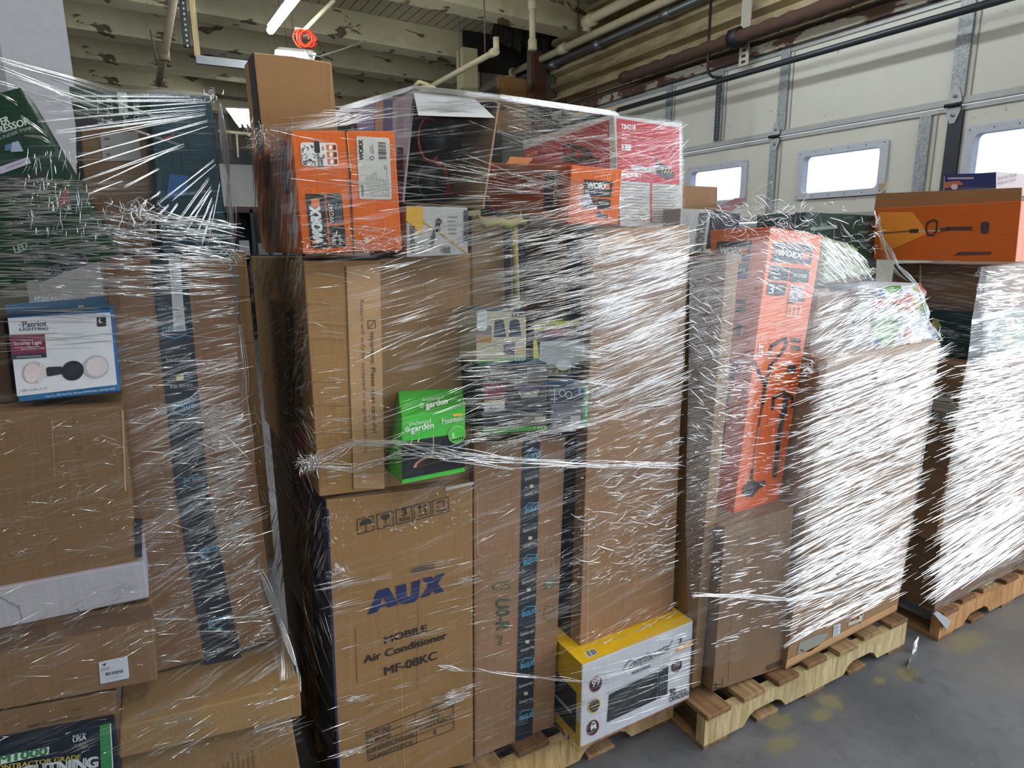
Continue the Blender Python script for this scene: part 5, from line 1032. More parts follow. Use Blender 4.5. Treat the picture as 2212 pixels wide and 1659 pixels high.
bulge('paper_sack', 'white printed bag with green, red and blue patches on top of the wide carton', 'bag', [(1872, 775), (2022, 740), (1990, 612), (1888, 622)], 1.46, .2, mb, pick=pk, puff=.03)
mg = [plain(c, .4) for c in ('#9aa58a', '#7f9a5a', '#b9bfae')]
bulge('garden_sack', 'crumpled pale green plastic bag beside the top of the tall orange box', 'bag', [(1772, 610), (1885, 592), (1840, 530), (1782, 512)], 1.62, .15, mg, pick=lambda u, v: (1 if noise.noise(Vector((u*5, v*5, 2))) > .15 else 2 if noise.noise(Vector((u*4, v*6, 5))) > .1 else 0), puff=.03)
tb_ = Carton('dark green cultivator carton with upside down lettering behind the tall orange box', [(1740, 625), (1892, 620), (1897, 466), (1742, 458)], 1.80, .25, '#1e443e', mat=card('#20463f', .45, .5), name='cultivator_box')
a = tb_.art(); k = C4
def up(t, x0, x1, y, h): a.text(t, *k((x1, y), (x0, y+2), (x1, y+h)), '#a5b5ae', 2, .01)
up('COMPACT', 1150, 1270, 1410, 22); up('ALL AWAY', 1150, 1265, 1468, 18); up('4" CLEARING DEPTH', 1150, 1262, 1520, 20); up('12" WIDTH', 1170, 1265, 1550, 24)
a.poly(k((850, 1470), (1030, 1455), (1030, 1430), (850, 1450)), '#8fa59c', 1); a.rbox(k((905, 1445), (955, 1440), (955, 1420), (905, 1424)), '#5f7f76', 2, .1); a.poly(k((1020, 1520), (1110, 1520), (1110, 1400), (1020, 1400)), '#17302f', 1); a.poly(k((1060, 1400), (1110, 1390), (1140, 1380), (1060, 1380)), '#2f6a5c', 1)
a.done('printed_front', tb_.o)
ht = Carton('pale heater carton with vertical lettering, top left of the third stack', [(1462, 640), (1512, 636), (1537, 453), (1470, 450)], 1.62, .12, '#a5a4a2', mat=card('#aaa9a6', .5, .4), name='heater_box')
a = ht.art(); a.text('ELECTRIC RADIANT', *k((148, 1358), (120, 1600), (192, 1358)), '#33343a', 2, .01); a.text('OIL FILLED HEATER', *k((118, 1358), (95, 1600), (140, 1358)) if False else k((145, 1356), (105, 1600), (165, 1358)), '#33343a', 2) if False else None
a.text('OIL FILLED HEATER', *k((140, 1358), (108, 1600), (160, 1360)), '#33343a', 2, .01); a.lines([k((70, 1500))[0], k((85, 1360))[0], k((60, 1360))[0], k((45, 1500))[0]], 3, '#5a5b60', 2, 4, .3)
a.done('printed_front', ht.o)
hb = Carton('dark blue torn carton edge behind the pale heater carton', [(1515, 540), (1590, 530), (1600, 462), (1540, 455)], 1.78, .1, '#242b40')
panel3('raised_flap', [at(*p, Y=yy) for p, yy in zip(K(1480, 380, 5.183)((345, 365), (520, 400), (690, 255), (560, 255)), (1.77, 1.77, 1.9, 1.9))], Vector((0, 0, .4)), card('#8a5560'), hb.o)
sm = Carton('small plain brown carton on top of the third stack below the first door window', [(1465, 452), (1549, 456), (1550, 404), (1468, 400)], 1.90, .2, '#a07a5a')
# film tail
# ================================================================ fourth stack
pallet('orange toned pallet of the fourth stack, rightmost', 2.83, 4.02, 1.31, 2.30, ('#b98d5f', '#8f6640', 'S'), 0, WD)
def lcar(label, bl, tl_, Y, left, w, col, mat=None, dz=None, name='cardboard_box', wear=None):
    F0, F3 = at2(bl, Y), at2(tl_, Y); d = at(left[0], left[1], X=(F0.x+F3.x)/2).y-Y
    F3.x = F3.x
    F = [F0, F0+Vector((w, 0, 0)), F3+Vector((w, 0, 0)), F3]
    return Carton(label, None, 0, 0, col, mat=mat, corners=F+[p+Vector((0, d, 0)) for p in F])
b1_ = lcar('lowest brown carton of the rightmost stack, beside the pallet with the grey tape scrap', (2018, 1325), (2034, 1176), 1.34, (1925, 1250), 1.12, '#7d5f45')
a = b1_.art('left'); k = D4; P = k((1565, 610), (1632, 635), (1635, 545), (1572, 525)); a.line(P+[P[0]], .002, '#4a3626'); a.done('printed_side', b1_.o)
a = b1_.art(); a.text('noa', *k((2140, 385), (2215, 350), (2140, 355)), '#55402f', 2); a.done('printed_front', b1_.o)
b2_ = lcar('tall brown carton in the rightmost stack with white bar code labels on its left side', (2020, 1172), (2086, 790), 1.36, (1940, 1050), 1.05, '#8a6a4e')
a = b2_.art('left'); k = C8; a.text('BENCH', *k((1590, 955), (1678, 955), (1590, 932)), '#3f3228', 2)
a.rbox(k((1645, 1075), (1762, 1088), (1765, 1032), (1650, 1018)), '#c2bfb8', 1, .03); a.bars(k((1665, 1052), (1745, 1060), (1748, 1038), (1668, 1030)), 18, '#44423e', 2, 3); a.done('bar_code_label', b2_.o, 'white bar code label')
a = b2_.art('left'); a.rbox(k((1612, 1200), (1780, 1235), (1790, 1100), (1622, 1075)), '#b5b2ab', 1, .03); a.bars(k((1625, 1180), (1710, 1198), (1714, 1150), (1628, 1132)), 14, '#4a4844', 2, 6); a.bars(k((1725, 1205), (1770, 1215), (1775, 1160), (1730, 1150)), 8, '#4a4844', 2, 7); a.lines(k((1630, 1120), (1780, 1145), (1785, 1110), (1632, 1085)), 2, '#77746e', 2, 5, .3); a.done('shipping_label', b2_.o, 'white shipping label')
b3_ = lcar('dark green tool carton in the rightmost stack below the brown carton', (2121, 786), (2124, 676), 1.37, (1950, 720), .9, '#1b3c36', mat=card('#1d4038', .35, .5))
a = b3_.art('left'); a.poly(k((1640, 620), (1690, 610), (1665, 560), (1625, 545)), '#a8a03c', 2); P = k((1700, 595), (1830, 590), (1835, 530), (1705, 525)); a.line(P+[P[0]], .004, '#12302c'); a.line(k((1590, 510), (1605, 510)), .004, '#c4ccc8'); a.text('TILLER', *k((1725, 672), (1800, 672), (1725, 655)), '#8fa39b', 2); a.done('printed_side', b3_.o)
a = b3_.art(); a.poly(k((1955, 838), (2212, 838), (2212, 560), (2000, 540), (1960, 545)), '#5f7264', 1); a.rbox(k((2098, 625), (2145, 625), (2145, 545), (2098, 545)), '#c9b5b5', 2, .05); a.text('100', *k((2130, 620), (2130, 560), (2105, 620)), '#8a3a40', 3); a.rbox(k((1978, 660), (2005, 660), (2005, 600), (1978, 600)), '#b9bdb8', 2, .05); a.text('52729', *k((2195, 655), (2195, 570), (2165, 655)), '#c0c8c0', 3, .01); a.ell(*k((2100, 690), (2140, 685), (2100, 655)), '#8a9a5a', 2); a.done('printed_front', b3_.o)
b4_ = lcar('short brown carton in the rightmost stack between the orange box and the green carton', (2119, 674), (2134, 574), 1.38, (1925, 620), .8, '#8a6b50')
a = b4_.art('left'); a.poly(k((1545, 360), (1558, 360), (1560, 215), (1548, 212)), '#b5ad82', 1); a.text('HP4', *k((1470, 325), (1540, 325), (1470, 292)), '#4a3a2d', 2, .02); a.poly(k((1560, 500), (1900, 510), (1910, 462), (1560, 440)), '#5d453a', 1); a.done('printed_side', b4_.o)
F0, F3 = at(2193, 566, Y=1.22), at(2206, 434, Y=1.22); D = at(1893, 500, X=F0.x).y-1.22
b5 = Carton('long orange trimmer box lying near the top of the rightmost stack', None, 0, 0, '#c4682f', mat=card('#d06420', .42, .5), corners=(lambda F: F+[p+Vector((0, D, 0)) for p in F])([F0, F0+Vector((.3, 0, 0)), F3+Vector((.3, 0, 0)), F3]), name='trimmer_box')
a = b5.art('left'); k = K(1720, 380, 4.366)
a.poly(k((880, 700), (1250, 540), (1100, 340), (780, 340), (800, 700)), '#d8842a', 1); a.line(k((820, 540), (1080, 520)), .006, '#5a4a40', 2); a.line(k((1140, 520), (1370, 515)), .006, '#b5a090', 2); a.line(k((1080, 520), (1145, 518)), .016, BK, 3)
a.line(k((1225, 500), (1240, 440), (1300, 415), (1330, 430), (1325, 520), (1290, 560), (1245, 555), (1225, 500)), .007, BK, 3); a.line(k((1370, 508), (1440, 495), (1650, 495)), .013, '#44342f', 3); a.rbox(k((1740, 545), (1815, 540), (1820, 430), (1750, 430)), '#3a2f33', 3, .3); a.poly(k((1480, 750), (1830, 740), (1850, 715), (1540, 715)), '#4f302a', 2)
a.done('printed_side', b5.o)
fl0 = [at(1888, 454, X=F0.x-.003), at(2206, 434, X=F0.x-.003), at(2207, 405, X=F0.x-.003), at(1893, 418, X=F0.x-.003)]
panel3('open_flap', [fl0[0], fl0[1], fl0[2], fl0[3]], Vector((1, 0, 0)), card('#9a7048'), b5.o)['label'] = 'plain brown raised flap'
p = at(1895, 412, X=F0.x); panel3('torn_corner', [p, p+Vector((0, -.03, 0)), p+Vector((.01, -.035, .03)), p+Vector((0, -.005, .03))], Vector((1, 0, 0)), card('#c9b89a'), b5.o)
sp0, sp3 = at(2150, 412, Y=1.40), at(2152, 371, Y=1.40); D2_ = at(2040, 400, X=sp0.x).y-1.40
b6 = Carton('small pendant light carton with blue sunset print topmost on the rightmost stack', None, 0, 0, '#b9a9a6', mat=card('#b9a9a8', .45, .3), corners=(lambda F: F+[p+Vector((0, D2_, 0)) for p in F])([sp0-Vector((0, 0, .015)), sp0+Vector((.3, 0, -.015)), sp3+Vector((.3, 0, 0)), sp3]), name='lamp_box')
a = b6.art('left'); k = C4; a.poly(k((1705, 1215), (2035, 1200), (2035, 1100), (1712, 1110)), '#24356e', 1); a.poly(k((1705, 1200), (1830, 1175), (1800, 1150), (1705, 1160)), '#b0705a', 2); a.ell(*k((1770, 1190), (1792, 1190), (1770, 1172)), '#d8ccd4', 3); a.rbox(k((1725, 1142), (1895, 1140), (1895, 1128), (1725, 1130)), '#b9a9c0', 3, .5); a.done('printed_side', b6.o)
a = b6.art(); a.text('SOLAR OUTDOOR', *k((2045, 1150), (2165, 1122), (2045, 1130)), '#7d7280', 2); a.text('PENDANT LIGHT', *k((2045, 1180), (2160, 1152), (2045, 1160)), '#7d7280', 2); a.done('printed_front', b6.o)
# grey tape scrap on the fourth pallet
p = [at(*q, Y=1.295) for q in D4((1720, 770), (1750, 715), (1665, 655), (1640, 672))]; p[0].z = max(p[0].z, .01)
tag(hexmesh('tape_scrap', p+[v+Vector((0, .006, 0)) for v in p], plain('#9fa3a8', .3), None, 0), 'grey tape scrap hanging over the corner of the rightmost pallet', 'tape')
# brown cartons in the gap between first and second stack
gx0, gx1 = at(500, 640, Y=3.6).x, at(540, 640, Y=3.6).x; zz = [0, at(520, 742, Y=3.6).z, at(520, 642, Y=3.6).z, at(520, 543, Y=3.6).z]
for i, lab in enumerate(('tall plain carton lowest in the gap between the first two stacks', 'plain carton in the gap between the first two stacks, middle one', 'plain carton in the gap between the first two stacks, topmost')):
    Carton(lab, None, 0, 0, '#a07c4c', zf=0, corners=[Vector(p) for p in ((gx0, 3.6, zz[i]), (gx1, 3.6, zz[i]), (gx1, 3.6, zz[i+1]-.002), (gx0, 3.6, zz[i+1]-.002), (gx0, 4.0, zz[i]), (gx1, 4.0, zz[i]), (gx1, 4.0, zz[i+1]-.002), (gx0, 4.0, zz[i+1]-.002))])

# ================================================================ stretch film
def film_mats():
    m = bpy.data.materials.new('stretch_film'); m.use_nodes = True; t = m.node_tree; t.nodes.clear()
    out = t.nodes.new('ShaderNodeOutputMaterial'); tr = t.nodes.new('ShaderNodeBsdfTransparent'); gl = t.nodes.new('ShaderNodeBsdfGlossy'); df = t.nodes.new('ShaderNodeBsdfDiffuse')
    tr.inputs[0].default_value = (.955, .96, .97, 1); gl.inputs['Roughness'].default_value = .16; gl.inputs[0].default_value = (1, 1, 1, 1); df.inputs[0].default_value = (.8, .82, .85, 1)
    uv = t.nodes.new('ShaderNodeUVMap'); 
    def mp(sx, sy):
        p = t.nodes.new('ShaderNodeMapping'); p.inputs['Scale'].default_value = (sx, sy, 1); t.links.new(uv.outputs[0], p.inputs[0]); return p.outputs[0]
    s1 = tex(t, 1, mp(7, 170), 2, .5, .25); s2 = tex(t, 1, mp(2.2, 34), 3, .55, .3); s3 = tex(t, 1, mp(22, 330), 2, .5, .3)
    vl = t.nodes.new('ShaderNodeAttribute'); vl.attribute_name = 'veil'; veil = vl.outputs['Fac']
    def ma(op, a, b, c=None):
        n = t.nodes.new('ShaderNodeMath'); n.operation = op
        for i, v in enumerate((a, b) if c is None else (a, b, c)):
            if isinstance(v, bpy.types.NodeSocket): t.links.new(v, n.inputs[i])
            else: n.inputs[i].default_value = v
        return n.outputs[0]
    h = ma('MULTIPLY_ADD', s1, 1.0, ma('MULTIPLY_ADD', s2, 2.2, ma('MULTIPLY', s3, .45)))
    bp = t.nodes.new('ShaderNodeBump'); bp.inputs['Strength'].default_value = .85; bp.inputs['Distance'].default_value = .0035; t.links.new(h, bp.inputs['Height']); t.links.new(bp.outputs[0], gl.inputs['Normal'])
    st = ramp(t, ma('MULTIPLY_ADD', s2, .6, ma('MULTIPLY', s1, .55)), .60, .70)
    fr = t.nodes.new('ShaderNodeFresnel'); fr.inputs[0].default_value = 1.45; t.links.new(bp.outputs[0], fr.inputs['Normal'])
    fg = ma('MINIMUM', ma('ADD', ma('MULTIPLY', fr.outputs[0], .05), ma('MULTIPLY', ma('MULTIPLY', st, veil), .22)), .8)
    m1 = t.nodes.new('ShaderNodeMixShader'); t.links.new(fg, m1.inputs[0]); t.links.new(tr.outputs[0], m1.inputs[1]); t.links.new(gl.outputs[0], m1.inputs[2])
    fd = ma('MULTIPLY', veil, ma('ADD', .02, ma('MULTIPLY', st, .13)))
    m2 = t.nodes.new('ShaderNodeMixShader'); t.links.new(fd, m2.inputs[0]); t.links.new(m1.outputs[0], m2.inputs[1]); t.links.new(df.outputs[0], m2.inputs[2]); t.links.new(m2.outputs[0], out.inputs[0])
    # gathered folds: several layers thick, so they reflect and scatter more
    r = bpy.data.materials.new('stretch_film_fold'); r.use_nodes = True; t = r.node_tree; t.nodes.clear()
    out = t.nodes.new('ShaderNodeOutputMaterial'); tr = t.nodes.new('ShaderNodeBsdfTransparent'); gl = t.nodes.new('ShaderNodeBsdfGlossy'); df = t.nodes.new('ShaderNodeBsdfDiffuse'); tl_ = t.nodes.new('ShaderNodeBsdfTranslucent')
    gl.inputs['Roughness'].default_value = .09; df.inputs[0].default_value = (.86, .88, .9, 1); tl_.inputs[0].default_value = (.86, .88, .9, 1); tr.inputs[0].default_value = (.95, .95, .96, 1)
    a = t.nodes.new('ShaderNodeMixShader'); a.inputs[0].default_value = .5; t.links.new(df.outputs[0], a.inputs[1]); t.links.new(tl_.outputs[0], a.inputs[2])
    b = t.nodes.new('ShaderNodeMixShader'); b.inputs[0].default_value = .86; t.links.new(a.outputs[0], b.inputs[1]); t.links.new(gl.outputs[0], b.inputs[2])
    c = t.nodes.new('ShaderNodeMixShader'); c.inputs[0].default_value = FOLD_OP; t.links.new(tr.outputs[0], c.inputs[1]); t.links.new(b.outputs[0], c.inputs[2]); t.links.new(c.outputs[0], out.inputs[0])
    return m, r
FOLD_OP = .60
FM, FR = film_mats()
class Film:
    def __init__(s, seed): s.V = []; s.F = []; s.mi = []; s.uv = []; s.veil = []; s.rn = random.Random(seed); s.seed = seed
    def grid(s, rows, veil=.3, ang=12, sub=7, wob=.004, axis='Y'):
        """rows: lists of 3D points, smooth sheet through them; ang = stretch direction in degrees above level"""
        R = [[Vector(p) for p in r] for r in rows]; nr, nc = len(R), len(R[0])
        ca, sa = math.cos(math.radians(ang)), math.sin(math.radians(ang)); n0 = len(s.V); W_ = (nc-1)*sub+1; Hh = (nr-1)*sub+1
        vf = veil if callable(veil) else (lambda u, v: veil)
        for j in range(Hh):
            a, fv = min(j//sub, nr-2), j/sub-min(j//sub, nr-2)
            for i in range(W_):
                b, fu = min(i//sub, nc-2), i/sub-min(i//sub, nc-2)
                p = R[a][b].lerp(R[a][b+1], fu).lerp(R[a+1][b].lerp(R[a+1][b+1], fu), fv)
                q = Vector((p.x*5+s.seed, p.z*9, p.y*3)); d = noise.noise(q)*wob+noise.noise(q*3.3)*wob*.45
                e = 0 if j in (0, Hh-1) and False else d
                p = p+(Vector((0, e, 0)) if axis == 'Y' else Vector((e, 0, 0)))
                s.V.append(p); h = p.x if axis == 'Y' else p.y
                s.uv.append((h*ca+p.z*sa, -h*sa+p.z*ca)); s.veil.append(vf(i/(W_-1), j/(Hh-1)))
        for j in range(Hh-1):
            for i in range(W_-1):
                b = n0+j*W_+i; s.F.append((b, b+1, b+W_+1, b+W_)); s.mi.append(0)
    def fold(s, a, b, w, lift, bend=0, n=5):
        """one raised fold, a thin spindle from a to b"""
        d = b-a; L = d.length
        if L < 1e-5: return
        d /= L; out = (CAMP-a).normalized(); side = d.cross(out).normalized(); out = side.cross(d).normalized()
        if out.dot(CAMP-a) < 0: out = -out
        n0 = len(s.V); hg = s.rn.uniform(.18, .5); sk = s.rn.uniform(-.5, .5)
        for i in range(n+1):
            t = i/n; k = math.sin(math.pi*(.06+.88*t))**.8; c = a.lerp(b, t)+side*(bend*math.sin(math.pi*t))
            for q, hh in ((-1, 0), (-.55, .8), (sk*.3, 1), (.55, .8), (1, 0)):
                s.V.append(c+side*(q*w*.5*k)+out*(hh*w*hg*k+lift)); s.uv.append((0, 0)); s.veil.append(1)
        for i in range(n):
            for j in range(4): x = n0+i*5+j; s.F.append((x, x+1, x+6, x+5)); s.mi.append(1)
    def folds(s, quad, n, ang, jit=5, L=(.03, .14), w=(.0008, .003), lift=.003, curl=0, clump=0.0):
        """scatter folds over a 3D quad bl br tr tl; ang above the level direction of the quad"""
        Q = [Vector(q) for q in quad]; U = (Q[1]-Q[0]); U.z = 0; U.normalize(); Z = Vector((0, 0, 1)); rn = s.rn
        cn = [(rn.random(), rn.random()) for _ in range(max(3, n//22))]
        for _ in range(int(n*.78)):
            if clump and rn.random() < clump: c = rn.choice(cn); u, v = c[0]+rn.gauss(0, .05), c[1]+rn.gauss(0, .035)
            else: u, v = rn.random(), rn.random()
            if not (0 <= u <= 1 and 0 <= v <= 1): continue
            p = Q[0].lerp(Q[1], u).lerp(Q[3].lerp(Q[2], u), v); t = math.radians((ang(u, v) if callable(ang) else ang)+rn.gauss(0, jit))
            l = L[0]+(L[1]-L[0])*rn.random()**1.8; ww = 1.45*(w[0]+(w[1]-w[0])*rn.random()**2.3); d = U*math.cos(t)+Z*math.sin(t)
            s.fold(p-d*l/2, p+d*l/2, ww, lift, rn.gauss(0, curl)*l, 4)
    def strand(s, a, b, w=.003, n=10, sag=0): s.fold(Vector(a), Vector(b), w, .001, sag, n)
    def rope(s, pts, r=.008, k=14, wmax=.004):
        P = [Vector(p) for p in pts]; rn = s.rn
        for _ in range(k):
            i0 = rn.randrange(len(P)-1); off = Vector((0, rn.gauss(0, r*.3), rn.gauss(0, r*.8))); off2 = Vector((0, rn.gauss(0, r*.3), rn.gauss(0, r*.8)))
            for i in range(len(P)-1):
                f, g = rn.random()*.25, 1-rn.random()*.25
                s.fold(P[i].lerp(P[i+1], -.08)+off, P[i].lerp(P[i+1], 1.08)+off2, rn.uniform(.0012, wmax), 0, rn.gauss(0, .004), 8); off = off2
                off2 = Vector((0, rn.gauss(0, r*.3), rn.gauss(0, r*.8)))
    def crumple(s, c, r, n, L=.02, w=.0025):
        """a pinched knot of film"""
        rn = s.rn; c = Vector(c)
        for _ in range(n):
            p = c+Vector((rn.gauss(0, r), rn.gauss(0, .004), rn.gauss(0, r*.7))); t = rn.uniform(0, math.pi*2)
            d = Vector((math.cos(t), rn.uniform(-.3, .3), math.sin(t)))*L*rn.uniform(.4, 1.5); s.fold(p, p+d, rn.uniform(.0006, w), .001, rn.gauss(0, .25)*L, 4)
    def build(s, label, parent=None):
        og = s.V[0].copy(); og.z = min(v.z for v in s.V)
        o = mesh('stretch_wrap', s.V, s.F, [FM, FR], None, og, s.mi, False, s.uv)
        at_ = o.data.attributes.new('veil', 'FLOAT', 'POINT'); at_.data.foreach_set('value', s.veil)
        sm = [True]*len(s.mi); o.data.polygons.foreach_set('use_smooth', sm); tag(o, label, 'plastic wrap'); return o
def G(rows, Y=None): return [[at(x, y, Y=yy) for x, y, yy in r] for r in rows]
def Q(Y, *p): return [at(x, y, Y=Y) for x, y in p]

# ---------------- centre stack
f2 = Film(11)
rows = [[(574, 268, 1.56), (650, 262, 1.52), (735, 236, 1.53), (893, 186, 1.545), (1080, 208, 1.545), (1325, 243, 1.66), (1476, 262, 1.675)],
        [(590, 400, 1.50), (640, 400, 1.475), (760, 400, 1.475), (880, 400, 1.48), (1050, 400, 1.49), (1240, 420, 1.475), (1478, 420, 1.66)],
        [(640, 552, 1.49), (700, 552, 1.48), (770, 550, 1.48), (878, 548, 1.49), (1040, 520, 1.49), (1240, 492, 1.475), (1490, 488, 1.505)],
        [(662, 800, 1.545), (720, 800, 1.54), (800, 800, 1.50), (862, 800, 1.46), (1035, 760, 1.455), (1275, 760, 1.46), (1478, 800, 1.505)],
        [(690, 1065, 1.545), (740, 1060, 1.535), (800, 1060, 1.50), (870, 1045, 1.455), (1030, 1045, 1.50), (1250, 1030, 1.49), (1463, 1010, 1.505)],
        [(712, 1330, 1.548), (770, 1330, 1.545), (850, 1330, 1.54), (940, 1330, 1.54), (1030, 1330, 1.54), (1245, 1385, 1.505), (1456, 1318, 1.505)]]
f2.grid(G(rows), veil=lambda u, v: .35+.75*max(0, (u-.55)*2)*max(0, 1-abs(v-.45)*2.6)+.15*u, ang=10)
rows = [[(712, 1330, 1.548), (850, 1330, 1.54), (1030, 1330, 1.54), (1130, 1355, 1.53), (1250, 1440, 1.435), (1490, 1322, 1.435)],
        [(735, 1700, 1.55), (870, 1690, 1.55), (1030, 1660, 1.545), (1130, 1640, 1.52), (1250, 1640, 1.435), (1492, 1512, 1.435)]]
f2.grid(G(rows), veil=.28, ang=14)
# left side of the stack: a loose drape, flaring out
def GX(rows): return [[at(x, y, X=xx) for x, y, xx in r] for r in rows]
f2.grid(GX([[(543, 272, .33), (580, 268, .31), (622, 268, .30)], [(545, 400, .305), (590, 400, .30), (636, 400, .295)], [(552, 500, .30), (600, 520, .29), (650, 552, .305)],
            [(533, 600, .285), (590, 620, .29), (658, 620, .305)], [(534, 760, .27), (590, 780, .28), (664, 780, .305)], [(545, 930, .26), (600, 930, .28), (678, 930, .30)],
            [(560, 1090, .25), (620, 1100, .27), (694, 1090, .31)], [(575, 1260, .245), (640, 1290, .27), (716, 1260, .318)], [(640, 1500, .25), (680, 1500, .28), (728, 1500, .32)], [(680, 1690, .27), (700, 1690, .29), (736, 1690, .32)]]), veil=lambda u, v: .75-.4*v, ang=40, axis='X', wob=.012)
# folds, zone by zone
W1 = (.0008, .0034)
f2.folds(Q(1.47, (1130, 640), (1480, 620), (1484, 500), (1140, 510)), 440, 11, 3, (.05, .2), W1, clump=.3)
f2.folds(Q(1.455, (1020, 760), (1290, 760), (1290, 500), (1030, 520)), 430, 8, 3, (.05, .18), W1, clump=.3)
f2.folds(Q(1.50, (1270, 880), (1470, 880), (1482, 560), (1275, 600)), 470, 13, 3, (.05, .22), (.001, .0042), clump=.4)
f2.folds(Q(1.455, (1020, 960), (1290, 940), (1290, 740), (1020, 760)), 480, -4, 3.5, (.04, .18), W1, clump=.3)
f2.folds(Q(1.46, (840, 980), (1050, 960), (1050, 560), (820, 570)), 130, 14, 4, (.04, .2), (.0008, .0028), clump=.5)
f2.folds(Q(1.53, (690, 1050), (850, 1040), (820, 580), (665, 580)), 130, -8, 8, (.015, .08), (.0007, .002), clump=.4)
f2.folds(Q(1.49, (1040, 1030), (1465, 1010), (1465, 880), (1040, 930)), 330, 8, 8, (.02, .10), W1, curl=.06)
f2.folds(Q(1.50, (1230, 1290), (1456, 1230), (1462, 1010), (1240, 1030)), 560, 2, 9, (.01, .10), (.0007, .003), curl=.1, clump=.3)
f2.folds(Q(1.535, (1025, 1300), (1240, 1250), (1240, 1050), (1020, 1050)), 240, 8, 8, (.01, .08), (.0006, .0024), clump=.4)
f2.folds(Q(1.54, (705, 1200), (1020, 1130), (1020, 1050), (695, 1085)), 200, 4, 35, (.006, .025), (.0006, .002), curl=.3, clump=.4)
f2.folds(Q(1.54, (712, 1420), (1025, 1350), (1022, 1200), (706, 1240)), 130, -1, 3, (.02, .15), (.0007, .0026), clump=.7)
f2.folds(Q(1.54, (725, 1640), (1025, 1560), (1022, 1420), (715, 1480)), 170, -2, 3, (.02, .13), (.0007, .0026), clump=.7)
f2.folds(Q(1.53, (1030, 1640), (1220, 1560), (1235, 1250), (1025, 1280)), 110, -3, 4, (.03, .14), (.0006, .002))
f2.folds(Q(1.432, (1255, 1600), (1490, 1500), (1492, 1340), (1250, 1450)), 120, -6, 3, (.04, .18), (.0006, .002))
f2.folds(Q(1.50, (1250, 1430), (1460, 1360), (1458, 1290), (1250, 1370)), 130, 12, 7, (.02, .10), W1, curl=.05, clump=.5)
f2.folds(Q(1.472, (660, 545), (868, 540), (855, 290), (632, 290)), 60, -6, 4, (.03, .16), (.0006, .0022), clump=.5)
f2.folds(Q(1.472, (655, 552), (870, 545), (865, 500), (650, 480)), 150, 8, 22, (.008, .05), (.0006, .0022), curl=.2)
f2.folds(Q(1.49, (870, 470), (1240, 470), (1240, 380), (880, 330)), 90, lambda u, v: -14+26*(1-v), 3, (.08, .3), (.0006, .0022))
f2.folds(Q(1.47, (860, 560), (1240, 500), (1240, 440), (870, 500)), 130, 12, 4, (.04, .2), (.0008, .003))
f2.folds(Q(1.475, (1070, 478), (1340, 488), (1340, 370), (1070, 360)), 90, 10, 4, (.05, .2), (.0006, .002))
f2.folds(Q(1.655, (1340, 488), (1478, 490), (1476, 265), (1330, 250)), 70, lambda u, v: -18+50*u, 8, (.03, .12), (.0006, .002))
f2.folds(Q(1.50, (1080, 330), (1330, 330), (1320, 240), (1085, 215)), 60, -13, 3, (.08, .3), (.0005, .0014))
f2.folds(Q(1.53, (650, 275), (1075, 230), (1075, 205), (735, 236)), 70, 8, 4, (.06, .25), (.0006, .002))
for i in range(26):      # film edge stretched from box to box over the top
    j = f2.rn.gauss(0, 3); f2.strand(at(736+j, 238+j, Y=1.53), at(893, 188+j*.6, Y=1.545), .0016); f2.strand(at(893, 188+j*.6, Y=1.545), at(1080, 210+j, Y=1.545), .002); f2.strand(at(1080, 210+j, Y=1.545), at(1335+j, 246+j, Y=1.66), .002)
for i in range(18):
    f2.strand(at(590+i*9, 286-i*.8, Y=1.50), at(735+i*4, 238+f2.rn.random()*25, Y=1.53), .0014)
# side folds, diagonal fans
f2.folds(GX([[(556, 500, .29), (645, 540, .29), (630, 300, .29), (546, 330, .29)]])[0], 340, 50, 7, (.03, .14), (.0008, .004))
f2.folds(GX([[(540, 640, .28), (655, 620, .29), (650, 555, .29), (540, 560, .29)]])[0], 200, 34, 10, (.02, .10), (.0008, .003), clump=.3)
f2.folds(GX([[(548, 880, .265), (672, 860, .29), (660, 620, .29), (538, 640, .28)]])[0], 300, 26, 10, (.02, .12), (.0007, .0026))
f2.folds(GX([[(570, 1110, .25), (694, 1060, .29), (676, 880, .29), (548, 880, .265)]])[0], 280, -8, 14, (.02, .12), (.0007, .0026))
f2.folds(GX([[(590, 1260, .25), (700, 1230, .29), (690, 1090, .29), (565, 1110, .25)]])[0], 170, 48, 6, (.05, .2), (.0008, .003))
f2.folds(GX([[(600, 1480, .25), (716, 1480, .29), (706, 1260, .29), (590, 1260, .25)]])[0], 90, -24, 8, (.03, .14), (.0006, .002))
f2.crumple(at(560, 300, X=.30), .018, 60, .03, .003); f2.crumple(at(668, 1000, Y=1.52), .012, 90, .02, .003); f2.crumple(at(735, 1232, Y=1.54), .010, 50, .018, .002)
f2.rope([at(x, y, Y=yy) for x, y, yy in ((672, 1000, 1.52), (760, 962, 1.50), (860, 960, 1.45), (960, 985, 1.45), (1100, 1000, 1.47), (1300, 1006, 1.49), (1462, 1005, 1.50))], .012, 13, .003)
f2.rope([at(x, y, Y=yy) for x, y, yy in ((672, 1008, 1.52), (760, 1012, 1.50), (860, 985, 1.45), (960, 975, 1.45), (1060, 985, 1.46))], .010, 8, .003)
f2.rope([at(x, y, Y=yy) for x, y, yy in ((1060, 965, 1.46), (1180, 935, 1.465), (1280, 910, 1.48), (1380, 880, 1.495), (1468, 862, 1.50))], .009, 8, .003)
f2.rope([at(x, y, Y=yy) for x, y, yy in ((950, 1440, 1.535), (1000, 1446, 1.53), (1060, 1452, 1.52), (1180, 1466, 1.47), (1260, 1472, 1.43), (1380, 1440, 1.43), (1490, 1388, 1.43))], .004, 6, .0022)
f2.build('clear film wound round the whole centre stack', None)

